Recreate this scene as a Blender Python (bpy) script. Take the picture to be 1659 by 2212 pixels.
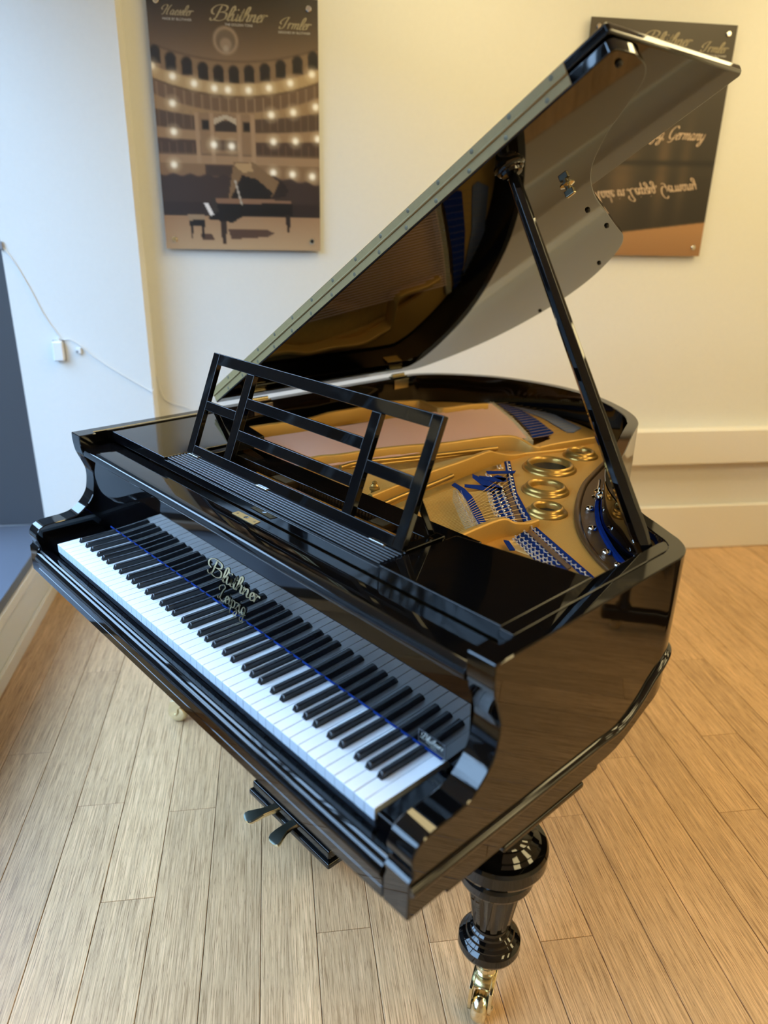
import bpy, bmesh, math, random
import numpy as np
from mathutils import Vector, Matrix
random.seed(7); rng = np.random.default_rng(7)
for _o in list(bpy.data.objects): bpy.data.objects.remove(_o, do_unlink=True)
SC = bpy.context.scene
COL = SC.collection

# ------------------------------------------------------------------ camera
# x runs along the keyboard, y away from the player, z up from the floor
W, H, F = 1659.0, 2212.0, 1610.3
CAM = np.array([1.85283, -0.58180, 1.55002])
HEAD, PITCH, ROLL = -0.817344, 0.385773, -0.0223101
def _axes():
    ca, sa, cb, sb = math.cos(HEAD), math.sin(HEAD), math.cos(PITCH), math.sin(PITCH)
    f = np.array([sa*cb, ca*cb, -sb]); r = np.array([ca, -sa, 0.0]); d = np.cross(f, r)
    c, s = math.cos(ROLL), math.sin(ROLL)
    return r*c + d*s, -r*s + d*c, f
RX, DN, FW = _axes()
cam = bpy.data.cameras.new('camera'); camo = bpy.data.objects.new('camera', cam); COL.objects.link(camo)
cam.sensor_fit = 'HORIZONTAL'; cam.sensor_width = 36.0; cam.lens = F / W * 36.0
cam.clip_start = 0.02; cam.clip_end = 200
camo.matrix_world = Matrix(((RX[0], -DN[0], -FW[0], CAM[0]), (RX[1], -DN[1], -FW[1], CAM[1]), (RX[2], -DN[2], -FW[2], CAM[2]), (0, 0, 0, 1)))
cam.dof.use_dof = True; cam.dof.focus_distance = 1.72; cam.dof.aperture_fstop = 2.6
SC.camera = camo

# ------------------------------------------------------------------ daylight and exposure
world = bpy.data.worlds.new('sky'); SC.world = world; world.use_nodes = True
_bg = world.node_tree.nodes['Background']
_bg.inputs[0].default_value = (0.43, 0.655, 1.0, 1); _bg.inputs[1].default_value = 15.0
LAMP_COLOR = (1.0, 0.805, 0.41); LAMP_POWER = 9.7
vs = SC.view_settings
vs.view_transform = 'Standard'; vs.look = 'None'; vs.exposure = 0.0; vs.gamma = 1.0; vs.use_curve_mapping = False

cy = SC.cycles; cy.max_bounces = 6; cy.diffuse_bounces = 3; cy.glossy_bounces = 3; cy.transmission_bounces = 4; cy.transparent_max_bounces = 8; cy.caustics_reflective = False; cy.caustics_refractive = False

# ------------------------------------------------------------------ helpers
def ray(u, v): return RX*((u-W/2)/F) + DN*((v-H/2)/F) + FW
def P(u, v, z):
    d = ray(u, v); return CAM + d*((z-CAM[2])/d[2])
def PX(u, v, x):
    d = ray(u, v); return CAM + d*((x-CAM[0])/d[0])
def PY(u, v, y):
    d = ray(u, v); return CAM + d*((y-CAM[1])/d[1])
ANG = math.radians(55.5)
RA = np.array([0.397, 2.89, 0.0]); RT = np.array([math.cos(ANG), math.sin(ANG), 0]); RN = np.array([math.sin(ANG), -math.cos(ANG), 0])
def room(s, d, z): return RA + RT*s + RN*d + np.array([0, 0, z])      # s along the back wall, d out from it
def PD(u, v, d0):
    d = ray(u, v); return CAM + d*((d0 - (CAM-RA) @ RN)/(d @ RN))
def sd(X): X = np.array(X) - RA; return X @ RT, X @ RN, X[2]

WLOC = {}
def link(name, data, parent=None, loc=(0, 0, 0), rot=None):
    o = bpy.data.objects.new(name, data); COL.objects.link(o)
    loc = np.array(loc, float)
    if parent is not None:
        o.parent = parent; o.location = loc - WLOC[parent.name]
    else:
        o.location = loc
    if rot is not None: o.rotation_euler = rot
    WLOC[o.name] = loc
    return o
def empty(name, loc): 
    return link(name, None, None, loc)
def tag(o, label, cat, group=None, kind=None):
    if label: o['label'] = label
    if cat: o['category'] = cat
    if group: o['group'] = group
    if kind: o['kind'] = kind
    return o
def struct(o, label=None):
    o['kind'] = 'structure'
    if label: o['label'] = label
    return o
def mesh(name, verts, faces, mats, smooth=None, mi=None):
    me = bpy.data.meshes.new(name)
    me.from_pydata([tuple(map(float, v)) for v in verts], [], [tuple(f) for f in faces])
    bm = bmesh.new(); bm.from_mesh(me); bmesh.ops.recalc_face_normals(bm, faces=bm.faces); bm.to_mesh(me); bm.free()
    for m in (mats if isinstance(mats, (list, tuple)) else [mats]): me.materials.append(m)
    if mi is not None:
        for p, k in zip(me.polygons, mi): p.material_index = k
    if smooth is not None:
        for p in me.polygons: p.use_smooth = True
        me.set_sharp_from_angle(angle=math.radians(smooth))
    me.update()
    return me
def bev(o, w, seg=2, ang=40):
    m = o.modifiers.new('bevel', 'BEVEL'); m.width = w; m.segments = seg; m.limit_method = 'ANGLE'; m.angle_limit = math.radians(ang)
    m.harden_normals = True
    for p in o.data.polygons: p.use_smooth = True
    return o
BF = [(0, 3, 2, 1), (4, 5, 6, 7), (0, 1, 5, 4), (1, 2, 6, 5), (2, 3, 7, 6), (3, 0, 4, 7)]
def box(name, x0, x1, y0, y1, z0, z1, mat, parent=None, b=0.0, seg=2):
    c = np.array([(x0+x1)/2, (y0+y1)/2, z0])
    v = [(x0, y0, z0), (x1, y0, z0), (x1, y1, z0), (x0, y1, z0), (x0, y0, z1), (x1, y0, z1), (x1, y1, z1), (x0, y1, z1)]
    o = link(name, mesh(name, np.array(v)-c, BF, mat), parent, c)
    if b: bev(o, b, seg)
    return o
def rbox(name, s0, s1, d0, d1, z0, z1, mat, parent=None, b=0.0):
    v = [room(*q) for q in [(s0, d0, z0), (s1, d0, z0), (s1, d1, z0), (s0, d1, z0), (s0, d0, z1), (s1, d0, z1), (s1, d1, z1), (s0, d1, z1)]]
    c = np.mean(v, axis=0); c[2] = z0
    o = link(name, mesh(name, np.array(v)-c, BF, mat), parent, c)
    if b: bev(o, b)
    return o
def prism_data(poly, f, a0, a1):
    """poly 2D, f(p, a) -> 3D"""
    n = len(poly)
    v = [f(p, a0) for p in poly] + [f(p, a1) for p in poly]
    fc = [tuple(range(n))[::-1], tuple(range(n, 2*n))] + [(i, (i+1) % n, n+(i+1) % n, n+i) for i in range(n)]
    return v, fc
def prism(name, poly, f, a0, a1, mat, parent=None, b=0.0, smooth=30, seg=2, origin=None):
    v, fc = prism_data(poly, f, a0, a1)
    v = np.array(v, float); c = v.mean(axis=0) if origin is None else np.array(origin, float)
    c[2] = v[:, 2].min() if origin is None else c[2]
    o = link(name, mesh(name, v-c, fc, mat, smooth), parent, c)
    if b: bev(o, b, seg, 50)
    return o
fXY = lambda p, a: (p[0], p[1], a)
fYZ = lambda p, a: (a, p[0], p[1])
def cat(pts, n=8, closed=False):
    """Catmull-Rom resample"""
    p = [np.array(q, float) for q in pts]; out = []
    N = len(p); R = range(N if closed else N-1)
    for i in R:
        if closed: a, b, c, d = p[i-1], p[i], p[(i+1) % N], p[(i+2) % N]
        else: a, b, c, d = p[max(i-1, 0)], p[i], p[i+1], p[min(i+2, N-1)]
        for k in range(n):
            t = k/n; out.append(0.5*((2*b)+(c-a)*t+(2*a-5*b+4*c-d)*t*t+(3*b-a-3*c+d)*t**3))
    if not closed: out.append(p[-1])
    return out
def frames(pts):
    pts = [np.array(q, float) for q in pts]; T = []
    for i in range(len(pts)):
        t = pts[min(i+1, len(pts)-1)] - pts[max(i-1, 0)]; T.append(t/(np.linalg.norm(t)+1e-12))
    return pts, T
def sweep_data(pts, prof, up=(0, 0, 1), cap=True, scale=None):
    """sweep a closed 2D profile (side, up) along pts"""
    pts, T = frames(pts); up = np.array(up, float); v = []; n = len(prof); fc = []
    for i, (p, t) in enumerate(zip(pts, T)):
        s = np.cross(t, up); s /= np.linalg.norm(s)+1e-12; u = np.cross(s, t)
        k = 1.0 if scale is None else scale[i]
        for a, b in prof: v.append(p + s*a*k + u*b*k)
    for i in range(len(pts)-1):
        for j in range(n): fc.append((i*n+j, i*n+(j+1) % n, (i+1)*n+(j+1) % n, (i+1)*n+j))
    if cap: fc += [tuple(range(n))[::-1], tuple(range((len(pts)-1)*n, len(pts)*n))]
    return v, fc
def circ(r, n=8): return [(r*math.cos(2*math.pi*i/n), r*math.sin(2*math.pi*i/n)) for i in range(n)]
def make(name, v, fc, mat, parent=None, smooth=35, b=0.0):
    v = np.array(v, float); c = v.mean(axis=0); c[2] = v[:, 2].min()
    o = link(name, mesh(name, v-c, fc, mat, smooth), parent, c)
    if b: bev(o, b)
    return o
def tube(name, pts, r, mat, parent=None, n=8, scale=None):
    pts = [np.array(q, float) for q in pts]
    t = pts[-1]-pts[0]; up = (0, 0, 1) if abs(t[2]) < 0.9*np.linalg.norm(t)+1e-9 else (0, 1, 0)
    v, fc = sweep_data(pts, circ(r, n), up, scale=scale)
    return make(name, v, fc, mat, parent, 50)
def lathe_data(prof, seg=32, axis=None, origin=(0, 0, 0), mod=None):
    """prof list of (radius, height); axis unit vector"""
    ax = np.array([0, 0, 1.0]) if axis is None else np.array(axis, float)/np.linalg.norm(axis)
    a = np.cross(ax, [0, 1, 0]); a = a/np.linalg.norm(a) if np.linalg.norm(a) > .1 else np.array([1.0, 0, 0]); b = np.cross(ax, a)
    v = []; fc = []; o = np.array(origin, float); n = len(prof)
    for i, (r, h) in enumerate(prof):
        for k in range(seg):
            th = 2*math.pi*k/seg; rr = r if mod is None else mod(r, h, th)
            v.append(o + ax*h + (a*math.cos(th) + b*math.sin(th))*rr)
    for i in range(n-1):
        for k in range(seg): fc.append((i*seg+k, i*seg+(k+1) % seg, (i+1)*seg+(k+1) % seg, (i+1)*seg+k))
    fc += [tuple(range(seg))[::-1], tuple(range((n-1)*seg, n*seg))]
    return v, fc
def lathe(name, prof, origin, mat, parent=None, seg=32, axis=None, mod=None, smooth=40):
    v, fc = lathe_data(prof, seg, axis, origin, mod)
    return make(name, v, fc, mat, parent, smooth)
class Batch:
    def __init__(s): s.v = []; s.f = []
    def add(s, v, f):
        k = len(s.v); s.v += [np.array(q, float) for q in v]; s.f += [tuple(i+k for i in q) for q in f]
    def build(s, name, mat, parent=None, smooth=40): return make(name, s.v, s.f, mat, parent, smooth)

# ------------------------------------------------------------------ materials
def new_mat(name):
    m = bpy.data.materials.new(name); m.use_nodes = True
    return m, m.node_tree, m.node_tree.nodes['Principled BSDF']
def pbr(name, col, rough=0.5, metal=0.0, spec=0.5, coat=0.0, noise=None, bump=None, scale=30.0, sheen=0.0):
    m, t, b = new_mat(name); N = t.nodes; L = t.links
    b.inputs['Base Color'].default_value = (*col, 1); b.inputs['Roughness'].default_value = rough; b.inputs['Metallic'].default_value = metal
    b.inputs['Specular IOR Level'].default_value = spec; b.inputs['Coat Weight'].default_value = coat; b.inputs['Coat Roughness'].default_value = 0.03
    if sheen: b.inputs['Sheen Weight'].default_value = sheen
    if noise or bump:
        tc = N.new('ShaderNodeTexCoord'); nz = N.new('ShaderNodeTexNoise'); nz.inputs['Scale'].default_value = scale; nz.inputs['Detail'].default_value = 4
        L.new(tc.outputs['Object'], nz.inputs['Vector'])
        if noise:
            mx = N.new('ShaderNodeMix'); mx.data_type = 'RGBA'; L.new(nz.outputs['Fac'], mx.inputs['Factor'])
            mx.inputs['A'].default_value = (*[c*(1-noise) for c in col], 1); mx.inputs['B'].default_value = (*[min(1, c*(1+noise)) for c in col], 1)
            L.new(mx.outputs['Result'], b.inputs['Base Color'])
        if bump:
            bp = N.new('ShaderNodeBump'); bp.inputs['Strength'].default_value = bump; bp.inputs['Distance'].default_value = 0.002
            L.new(nz.outputs['Fac'], bp.inputs['Height']); L.new(bp.outputs['Normal'], b.inputs['Normal'])
    return m
M = {}
M['lacquer'] = pbr('black_lacquer', (0.0018, 0.0019, 0.0023), 0.03, 0, 0.5)
M['satin'] = pbr('black_satin', (0.006, 0.006, 0.007), 0.22, 0, 0.45)
M['void'] = pbr('dark_interior', (0.006, 0.005, 0.004), 0.6)
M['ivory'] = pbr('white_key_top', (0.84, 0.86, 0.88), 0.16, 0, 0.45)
M['ivoryshade'] = pbr('white_key_front_shaded', (0.58, 0.65, 0.72), 0.25, 0, 0.4)  # shading of the key fronts put into a darker, bluer colour than the tops
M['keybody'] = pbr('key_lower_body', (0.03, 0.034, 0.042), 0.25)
M['ebony'] = pbr('black_key', (0.012, 0.012, 0.014), 0.20, 0, 0.45)
M['gold'] = pbr('gold_bronze_paint', (0.62, 0.345, 0.075), 0.40, 0.35, 0.4, noise=0.10, bump=0.2, scale=420)
M['bronze'] = pbr('dark_bronze_paint', (0.16, 0.085, 0.03), 0.34, 0.6, 0.5, noise=0.1, bump=0.2, scale=420)
M['goldrim'] = pbr('polished_gold_paint', (0.46, 0.265, 0.06), 0.28, 0.65)
M['bridgecap'] = pbr('pale_bridge_cap', (0.46, 0.40, 0.25), 0.5)
M['board'] = pbr('soundboard_wood', (0.66, 0.355, 0.07), 0.5, 0, 0.12, noise=0.2, scale=60)
M['copper'] = pbr('copper_winding', (0.92, 0.62, 0.50), 0.40, 0.35)
M['steel'] = pbr('steel_wire', (0.72, 0.48, 0.17), 0.35, 0.25)
M['pin'] = pbr('nickel_pin', (0.88, 0.86, 0.82), 0.25, 0.6)
M['oldpin'] = pbr('aged_tuning_pin', (0.36, 0.25, 0.13), 0.4, 0.5)
M['chrome'] = pbr('polished_nickel', (0.80, 0.79, 0.75), 0.08, 1.0)
M['brass'] = pbr('polished_brass', (0.74, 0.66, 0.45), 0.16, 1.0)
M['hinge'] = pbr('brushed_hinge_brass', (0.42, 0.31, 0.135), 0.5, 0.3, noise=0.08, scale=90)
M['hingescrew'] = pbr('hinge_screw', (0.20, 0.175, 0.11), 0.45, 0.4)
M['pedal'] = pbr('tarnished_pedal_brass', (0.10, 0.105, 0.085), 0.28, 0.9, noise=0.25, scale=30)
M['felt'] = pbr('blue_felt', (0.004, 0.024, 0.15), 0.95, 0, 0.1, noise=0.3, bump=0.5, scale=500)
M['woodstrip'] = pbr('brown_strip', (0.13, 0.07, 0.035), 0.4)
M['greyfelt'] = pbr('grey_blue_felt', (0.14, 0.17, 0.24), 0.8)
M['goldleaf'] = pbr('gold_leaf_lettering', (0.66, 0.54, 0.30), 0.28, 0.9)
M['sticker'] = pbr('sticker_edge', (0.20, 0.21, 0.24), 0.3)
M['silverprint'] = pbr('pale_print', (0.85, 0.84, 0.76), 0.4)
M['wall'] = pbr('cream_wall_paint', (0.77, 0.77, 0.74), 0.6, 0, 0.3, noise=0.02, bump=0.08, scale=60)
M['trim'] = pbr('white_gloss_trim', (0.80, 0.77, 0.71), 0.4, 0, 0.4)
M['ceiling'] = pbr('white_ceiling', (0.80, 0.79, 0.76), 0.8)
M['charcoal'] = pbr('charcoal_paint', (0.06, 0.065, 0.075), 0.45)
M['sill'] = pbr('slate_sill', (0.10, 0.115, 0.15), 0.4)
M['white'] = pbr('white_plastic', (0.82, 0.82, 0.82), 0.35)
M['grey'] = pbr('grey_plastic', (0.25, 0.25, 0.27), 0.4)
M['cable'] = pbr('white_cable', (0.72, 0.72, 0.70), 0.5)
M['darkwood'] = pbr('dark_mahogany', (0.022, 0.012, 0.008), 0.12, 0, 0.5)
M['pavement'] = pbr('street_paving', (0.05, 0.05, 0.05), 0.85, noise=0.2, scale=3)
M['bark'] = pbr('tree_bark', (0.05, 0.04, 0.03), 0.9)
M['brickwall'] = pbr('dark_brick_facade', (0.016, 0.013, 0.012), 0.9, 0, 0.0, noise=0.3, scale=8)
M['subfloor'] = pbr('subfloor', (0.05, 0.035, 0.02), 0.8)
M['paneledge'] = pbr('poster_panel_edge', (0.05, 0.045, 0.04), 0.5)

def lamp_mat():
    m, t, b = new_mat('warm_lamp_diffuser')
    b.inputs['Base Color'].default_value = (0.9, 0.85, 0.7, 1); b.inputs['Emission Color'].default_value = (*LAMP_COLOR, 1); b.inputs['Emission Strength'].default_value = LAMP_POWER
    return m
M['lamp'] = lamp_mat()

def glass_mat():
    m = bpy.data.materials.new('window_glass'); m.use_nodes = True; t = m.node_tree; N = t.nodes; N.remove(N['Principled BSDF'])
    tr = N.new('ShaderNodeBsdfTransparent'); tr.inputs[0].default_value = (0.93, 0.96, 0.96, 1)
    gl = N.new('ShaderNodeBsdfGlossy'); gl.inputs['Roughness'].default_value = 0.02
    lw = N.new('ShaderNodeLayerWeight'); pw = N.new('ShaderNodeMath'); pw.operation = 'POWER'; t.links.new(lw.outputs['Facing'], pw.inputs[0]); pw.inputs[1].default_value = 5.0
    fr = N.new('ShaderNodeMath'); fr.operation = 'MULTIPLY_ADD'; t.links.new(pw.outputs[0], fr.inputs[0]); fr.inputs[1].default_value = 0.9; fr.inputs[2].default_value = 0.04; mx = N.new('ShaderNodeMixShader')
    t.links.new(fr.outputs[0], mx.inputs[0]); t.links.new(tr.outputs[0], mx.inputs[1]); t.links.new(gl.outputs[0], mx.inputs[2]); t.links.new(mx.outputs[0], N['Material Output'].inputs[0])
    return m
M['glass'] = glass_mat()

def floor_mat():
    """strand bamboo: long fine fibres along the plank's own x axis, one tone per plank"""
    m, t, b = new_mat('strand_bamboo'); N = t.nodes; L = t.links
    tc = N.new('ShaderNodeTexCoord'); oi = N.new('ShaderNodeObjectInfo')
    off = N.new('ShaderNodeVectorMath'); off.operation = 'MULTIPLY_ADD'
    cx = N.new('ShaderNodeCombineXYZ'); L.new(oi.outputs['Random'], cx.inputs[0]); L.new(oi.outputs['Random'], cx.inputs[1])
    L.new(cx.outputs[0], off.inputs[0]); off.inputs[1].default_value = (37.0, 11.0, 0); L.new(tc.outputs['Object'], off.inputs[2])
    def streak(sx, sy, detail, scale=1.0):
        mp = N.new('ShaderNodeMapping'); mp.inputs['Scale'].default_value = (sx, sy, 1); L.new(off.outputs[0], mp.inputs['Vector'])
        nz = N.new('ShaderNodeTexNoise'); nz.inputs['Scale'].default_value = scale; nz.inputs['Detail'].default_value = detail; nz.inputs['Roughness'].default_value = 0.6
        L.new(mp.outputs[0], nz.inputs['Vector']); return nz
    n1 = streak(8, 420, 5); n2 = streak(1.6, 55, 3); n3 = streak(24, 600, 3); n4 = streak(1.0, 9, 2)
    r1 = N.new('ShaderNodeValToRGB'); L.new(n1.outputs['Fac'], r1.inputs[0])
    e = r1.color_ramp.elements; e[0].position = 0.32; e[0].color = (0.25, 0.128, 0.054, 1); e[1].position = 0.64; e[1].color = (0.77, 0.488, 0.262, 1)
    x = r1.color_ramp.elements.new(0.46); x.color = (0.56, 0.345, 0.170, 1)
    r2 = N.new('ShaderNodeValToRGB'); L.new(n3.outputs['Fac'], r2.inputs[0])
    e = r2.color_ramp.elements; e[0].position = 0.32; e[0].color = (0.28, 0.21, 0.16, 1); e[1].position = 0.42; e[1].color = (1, 1, 1, 1)
    mu = N.new('ShaderNodeMix'); mu.data_type = 'RGBA'; mu.blend_type = 'MULTIPLY'; mu.inputs['Factor'].default_value = 0.8
    L.new(r1.outputs[0], mu.inputs['A']); L.new(r2.outputs[0], mu.inputs['B'])
    r3 = N.new('ShaderNodeMapRange'); L.new(n2.outputs['Fac'], r3.inputs[0]); r3.inputs[1].default_value = 0.25; r3.inputs[2].default_value = 0.75; r3.inputs[3].default_value = 0.80; r3.inputs[4].default_value = 1.15
    r4 = N.new('ShaderNodeMapRange'); L.new(oi.outputs['Random'], r4.inputs[0]); r4.inputs[3].default_value = 0.90; r4.inputs[4].default_value = 1.10
    r5 = N.new('ShaderNodeMapRange'); L.new(n4.outputs['Fac'], r5.inputs[0]); r5.inputs[3].default_value = 0.85; r5.inputs[4].default_value = 1.15
    m1 = N.new('ShaderNodeMath'); m1.operation = 'MULTIPLY'; L.new(r3.outputs[0], m1.inputs[0]); L.new(r4.outputs[0], m1.inputs[1])
    m2 = N.new('ShaderNodeMath'); m2.operation = 'MULTIPLY'; L.new(m1.outputs[0], m2.inputs[0]); L.new(r5.outputs[0], m2.inputs[1])
    sc = N.new('ShaderNodeVectorMath'); sc.operation = 'SCALE'; L.new(mu.outputs['Result'], sc.inputs[0]); L.new(m2.outputs[0], sc.inputs['Scale'])
    L.new(sc.outputs[0], b.inputs['Base Color'])
    b.inputs['Roughness'].default_value = 0.36; b.inputs['Specular IOR Level'].default_value = 0.45
    bp = N.new('ShaderNodeBump'); bp.inputs['Strength'].default_value = 0.12; bp.inputs['Distance'].default_value = 0.0015; L.new(n1.outputs['Fac'], bp.inputs['Height']); L.new(bp.outputs[0], b.inputs['Normal'])
    return m
M['floor'] = floor_mat()
def print_mat(name):
    m, t, b = new_mat(name); a = t.nodes.new('ShaderNodeVertexColor'); a.layer_name = 'ink'
    t.links.new(a.outputs['Color'], b.inputs['Base Color']); b.inputs['Roughness'].default_value = 0.35
    return m
M['print'] = print_mat('poster_print')

# ================================================================== THE ROOM
D_W = 3.7                                       # the window ends here
S_L, S_R, D_F, Z_C = -3.35, 3.6, 6.6, 2.85     # window wall, right wall, front wall, ceiling
floor = struct(rbox('floor', S_L-0.1, S_R+0.1, -0.1, D_F+0.1, -0.06, -0.012, M['subfloor']), 'pale strand bamboo plank floor')
PW = 0.1268
fixed = {-1.730: [1.99], -1.477: [2.02], -2.618: [1.46], -2.365: [1.51], -1.096: [1.45], -0.969: [0.75], -0.843: [1.70], -1.223: [2.35]}
PRZ = math.atan2(RN[1], RN[0])
_pm = {}
k0 = int(math.floor((S_L+1.477)/PW)); k1 = int(math.ceil((S_R+1.477)/PW))
for k in range(k0, k1):
    sa = -1.477 + k*PW; sb = sa + PW
    sa = max(sa, -3.0 if sb > -3.0 else sa)
    if sb <= -2.999: continue
    js = None
    for q, j in fixed.items():
        if abs(q - sa) < 0.04: js = j
    L0 = 1.83
    ph = (js[0] if js else (0.25 + (k*0.77) % 1.0 * 1.83)) % L0
    cuts = [0.0] + [c for c in np.arange(ph, D_F, L0) if c > 0.08] + [D_F]
    for a, b in zip(cuts[:-1], cuts[1:]):
        ln, wd = round(b-a-0.0012, 4), round(sb-sa-0.0014, 4); key = (ln, wd)
        if key not in _pm:
            h = 0.0009
            v = [(-ln/2, -wd/2, -0.012), (ln/2, -wd/2, -0.012), (ln/2, wd/2, -0.012), (-ln/2, wd/2, -0.012), (-ln/2, -wd/2, -h), (ln/2, -wd/2, -h), (ln/2, wd/2, -h), (-ln/2, wd/2, -h),
                 (-ln/2+h, -wd/2+h, 0), (ln/2-h, -wd/2+h, 0), (ln/2-h, wd/2-h, 0), (-ln/2+h, wd/2-h, 0)]
            f = [(0, 3, 2, 1), (0, 1, 5, 4), (1, 2, 6, 5), (2, 3, 7, 6), (3, 0, 4, 7), (4, 5, 9, 8), (5, 6, 10, 9), (6, 7, 11, 10), (7, 4, 8, 11), (8, 9, 10, 11)]
            _pm[key] = mesh('plank', v, f, M['floor'])
        link('plank', _pm[key], floor, room((sa+sb)/2, (a+b)/2, 0), (0, 0, PRZ))

struct(rbox('wall_back', -3.6, S_R+0.1, -0.12, 0.0, 0, Z_C, M['wall']), 'cream back wall behind the posters')
struct(rbox('wall_left_pier', -3.0, -2.518, 0.0005, 0.135, 0, Z_C, M['wall']), 'shallow wall pier beside the window carrying a cable')
struct(rbox('wall_right', S_R, S_R+0.1, 0, D_F, 0, Z_C, M['wall']))
struct(rbox('wall_front', S_L-0.1, S_R+0.1, D_F, D_F+0.1, 0, Z_C, M['wall']))
struct(rbox('ceiling', S_L-0.2, S_R+0.2, -0.12, D_F+0.1, Z_C, Z_C+0.1, M['ceiling']))
# low wall, deep sill and header of the window side
struct(rbox('wall_left', S_L-0.1, -3.0, 0.0, D_F, 0, 0.262, M['wall']), 'low cream wall below the deep window sill')
struct(rbox('wall_left_end', S_L-0.1, S_L, D_W, D_F, 0.263, Z_C, M['wall']))
struct(rbox('wall_left_header', S_L-0.1, S_L, 0.0, D_W, 2.72, Z_C, M['wall']))
struct(rbox('trim_1', S_L-0.05, -2.972, 0.135, D_F, 0.264, 0.303, M['sill'], b=0.004), 'slate grey window sill board')
struct(rbox('trim_2', -2.999, -2.965, 0.135, D_F, 0.222, 0.2635, M['trim'], b=0.006), 'white nosing under the slate sill')
struct(rbox('baseboard_left', -2.9995, -2.985, 0.135, D_F, 0.0, 0.055, M['trim'], b=0.003), 'narrow white skirting under the window')
struct(rbox('trim_3', S_L, -3.0005, 0.06, 0.133, 0.304, 2.72, M['charcoal']), 'charcoal panel closing the window end beside the pier')
# back wall mouldings
struct(rbox('trim_4', -2.517, S_R, 0.0005, 0.062, 0.462, 0.628, M['trim'], b=0.006), 'wide cream boxed rail along the back wall')
struct(rbox('baseboard_back', -2.517, S_R, 0.0005, 0.022, 0.0, 0.232, M['trim'], b=0.007), 'tall cream skirting board on the back wall')
# the shop window
w = empty('window_1', room(S_L-0.05, 3.3, 0.304)); struct(w, 'tall shop window with charcoal frame')
D0, D1 = 0.135, D_W
rbox('frame', S_L-0.08, S_L-0.01, D0, D1, 0.304, 0.36, M['charcoal'], w)
rbox('frame', S_L-0.08, S_L-0.01, D0, D1, 2.66, 2.72, M['charcoal'], w)
nb = 3
for i in range(nb+1):
    dd = D0 + (D1-D0-0.06)*i/nb
    rbox('mullion', S_L-0.08, S_L-0.01, dd, dd+0.06, 0.36, 2.66, M['charcoal'], w)
for i in range(nb):
    a = D0 + (D1-D0-0.06)*i/nb + 0.06; b = D0 + (D1-D0-0.06)*(i+1)/nb
    rbox('pane', S_L-0.05, S_L-0.044, a, b, 0.36, 2.66, M['glass'], w)
# white inner sash line seen at the left edge of the view
sash = rbox('sash', S_L-0.009, S_L+0.012, 0.20, 0.235, 0.304, 2.66, M['trim'], w)
rbox('sash', S_L-0.009, S_L+0.012, 0.235, 1.60, 0.304, 0.33, M['trim'], w)

# outside: pavement and bare trees before the window
struct(rbox('ground_outside', S_L-30, S_L-0.11, -25, 35, -0.3, -0.15, M['pavement']), 'grey pavement outside the window')
def tree(s, d, h, seed):
    r = random.Random(seed); B = Batch()
    base = room(s, d, -0.15)
    def branch(p, dirv, ln, rad, depth):
        pts = [p]; q = p.copy(); dv = dirv.copy()
        for i in range(4):
            dv = dv + np.array([r.uniform(-.18, .18) for _ in range(3)]); dv /= np.linalg.norm(dv); q = q + dv*ln/4; pts.append(q.copy())
        up = (0, 0, 1) if abs(dv[2]) < 0.9 else (1, 0, 0)
        B.add(*sweep_data(pts, circ(rad, 5), up, scale=[1, .9, .8, .7, .55]))
        if depth > 0:
            for i in range(4):
                a = pts[r.choice([2, 3, 4])]; nd = dv + np.array([r.uniform(-1, 1), r.uniform(-1, 1), r.uniform(-.25, .7)]); nd /= np.linalg.norm(nd)
                branch(np.array(a), nd, ln*r.uniform(.5, .75), rad*.5, depth-1)
    branch(base, np.array([0, 0, 1.0]), h*0.42, 0.12, 4)
    return B
for i, (s, d, h) in enumerate([(-8.2, 1.4, 6.5), (-9.0, 4.6, 7.5)]):
    t = tree(s, d, h, 11+i).build('bare_tree', M['bark'])
    tag(t, ['bare street tree outside the window near the pier', 'bare street tree outside the window further along'][i], 'tree', 'bare trees on the street')

bl = empty('street_building', room(-14.5, 4, -0.15))
rbox('facade', -17.0, -14.0, -22, 30, -0.15, 6.0, M['brickwall'], bl); rbox('cornice', -14.0, -13.8, -22, 30, 5.8, 6.0, M['pavement'], bl)
for i in range(17):
    for z0 in (0.6, 2.7):
        rbox('window_frame', -14.0, -13.94, -20.5+i*3, -19.2+i*3, z0, z0+1.6, M['pavement'], bl); rbox('window_pane', -13.94, -13.93, -20.42+i*3, -19.28+i*3, z0+.08, z0+1.52, M['brickwall'], bl)
tag(bl, 'dark brick building across the street outside the window', 'building')

# ceiling lights: square warm panels
for s, d, lab in [(-1.40, 1.05, 'above the tail of the piano'), (0.25, 1.05, 'beside the back wall right of the posters'), (2.10, 1.05, 'in the far back corner'), (1.10, 2.95, 'over the open floor right of the piano'),
                  (-0.45, 2.95, 'over the treble side of the piano'), (2.60, 2.95, 'by the right wall'), (0.60, 5.2, 'behind the camera in the middle'), (2.50, 5.2, 'in the front right corner')]:
    c = room(s, d, Z_C)
    L = empty('ceiling_light', (c[0], c[1], Z_C-0.03))
    rbox('frame', s-0.31, s+0.31, d-0.61, d+0.61, Z_C-0.02, Z_C-0.0005, M['white'], L)
    rbox('diffuser', s-0.29, s+0.29, d-0.59, d+0.59, Z_C-0.026, Z_C-0.0205, M['lamp'], L)
    tag(L, 'long warm ceiling panel light ' + lab, 'ceiling light', 'warm ceiling panels')

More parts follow.
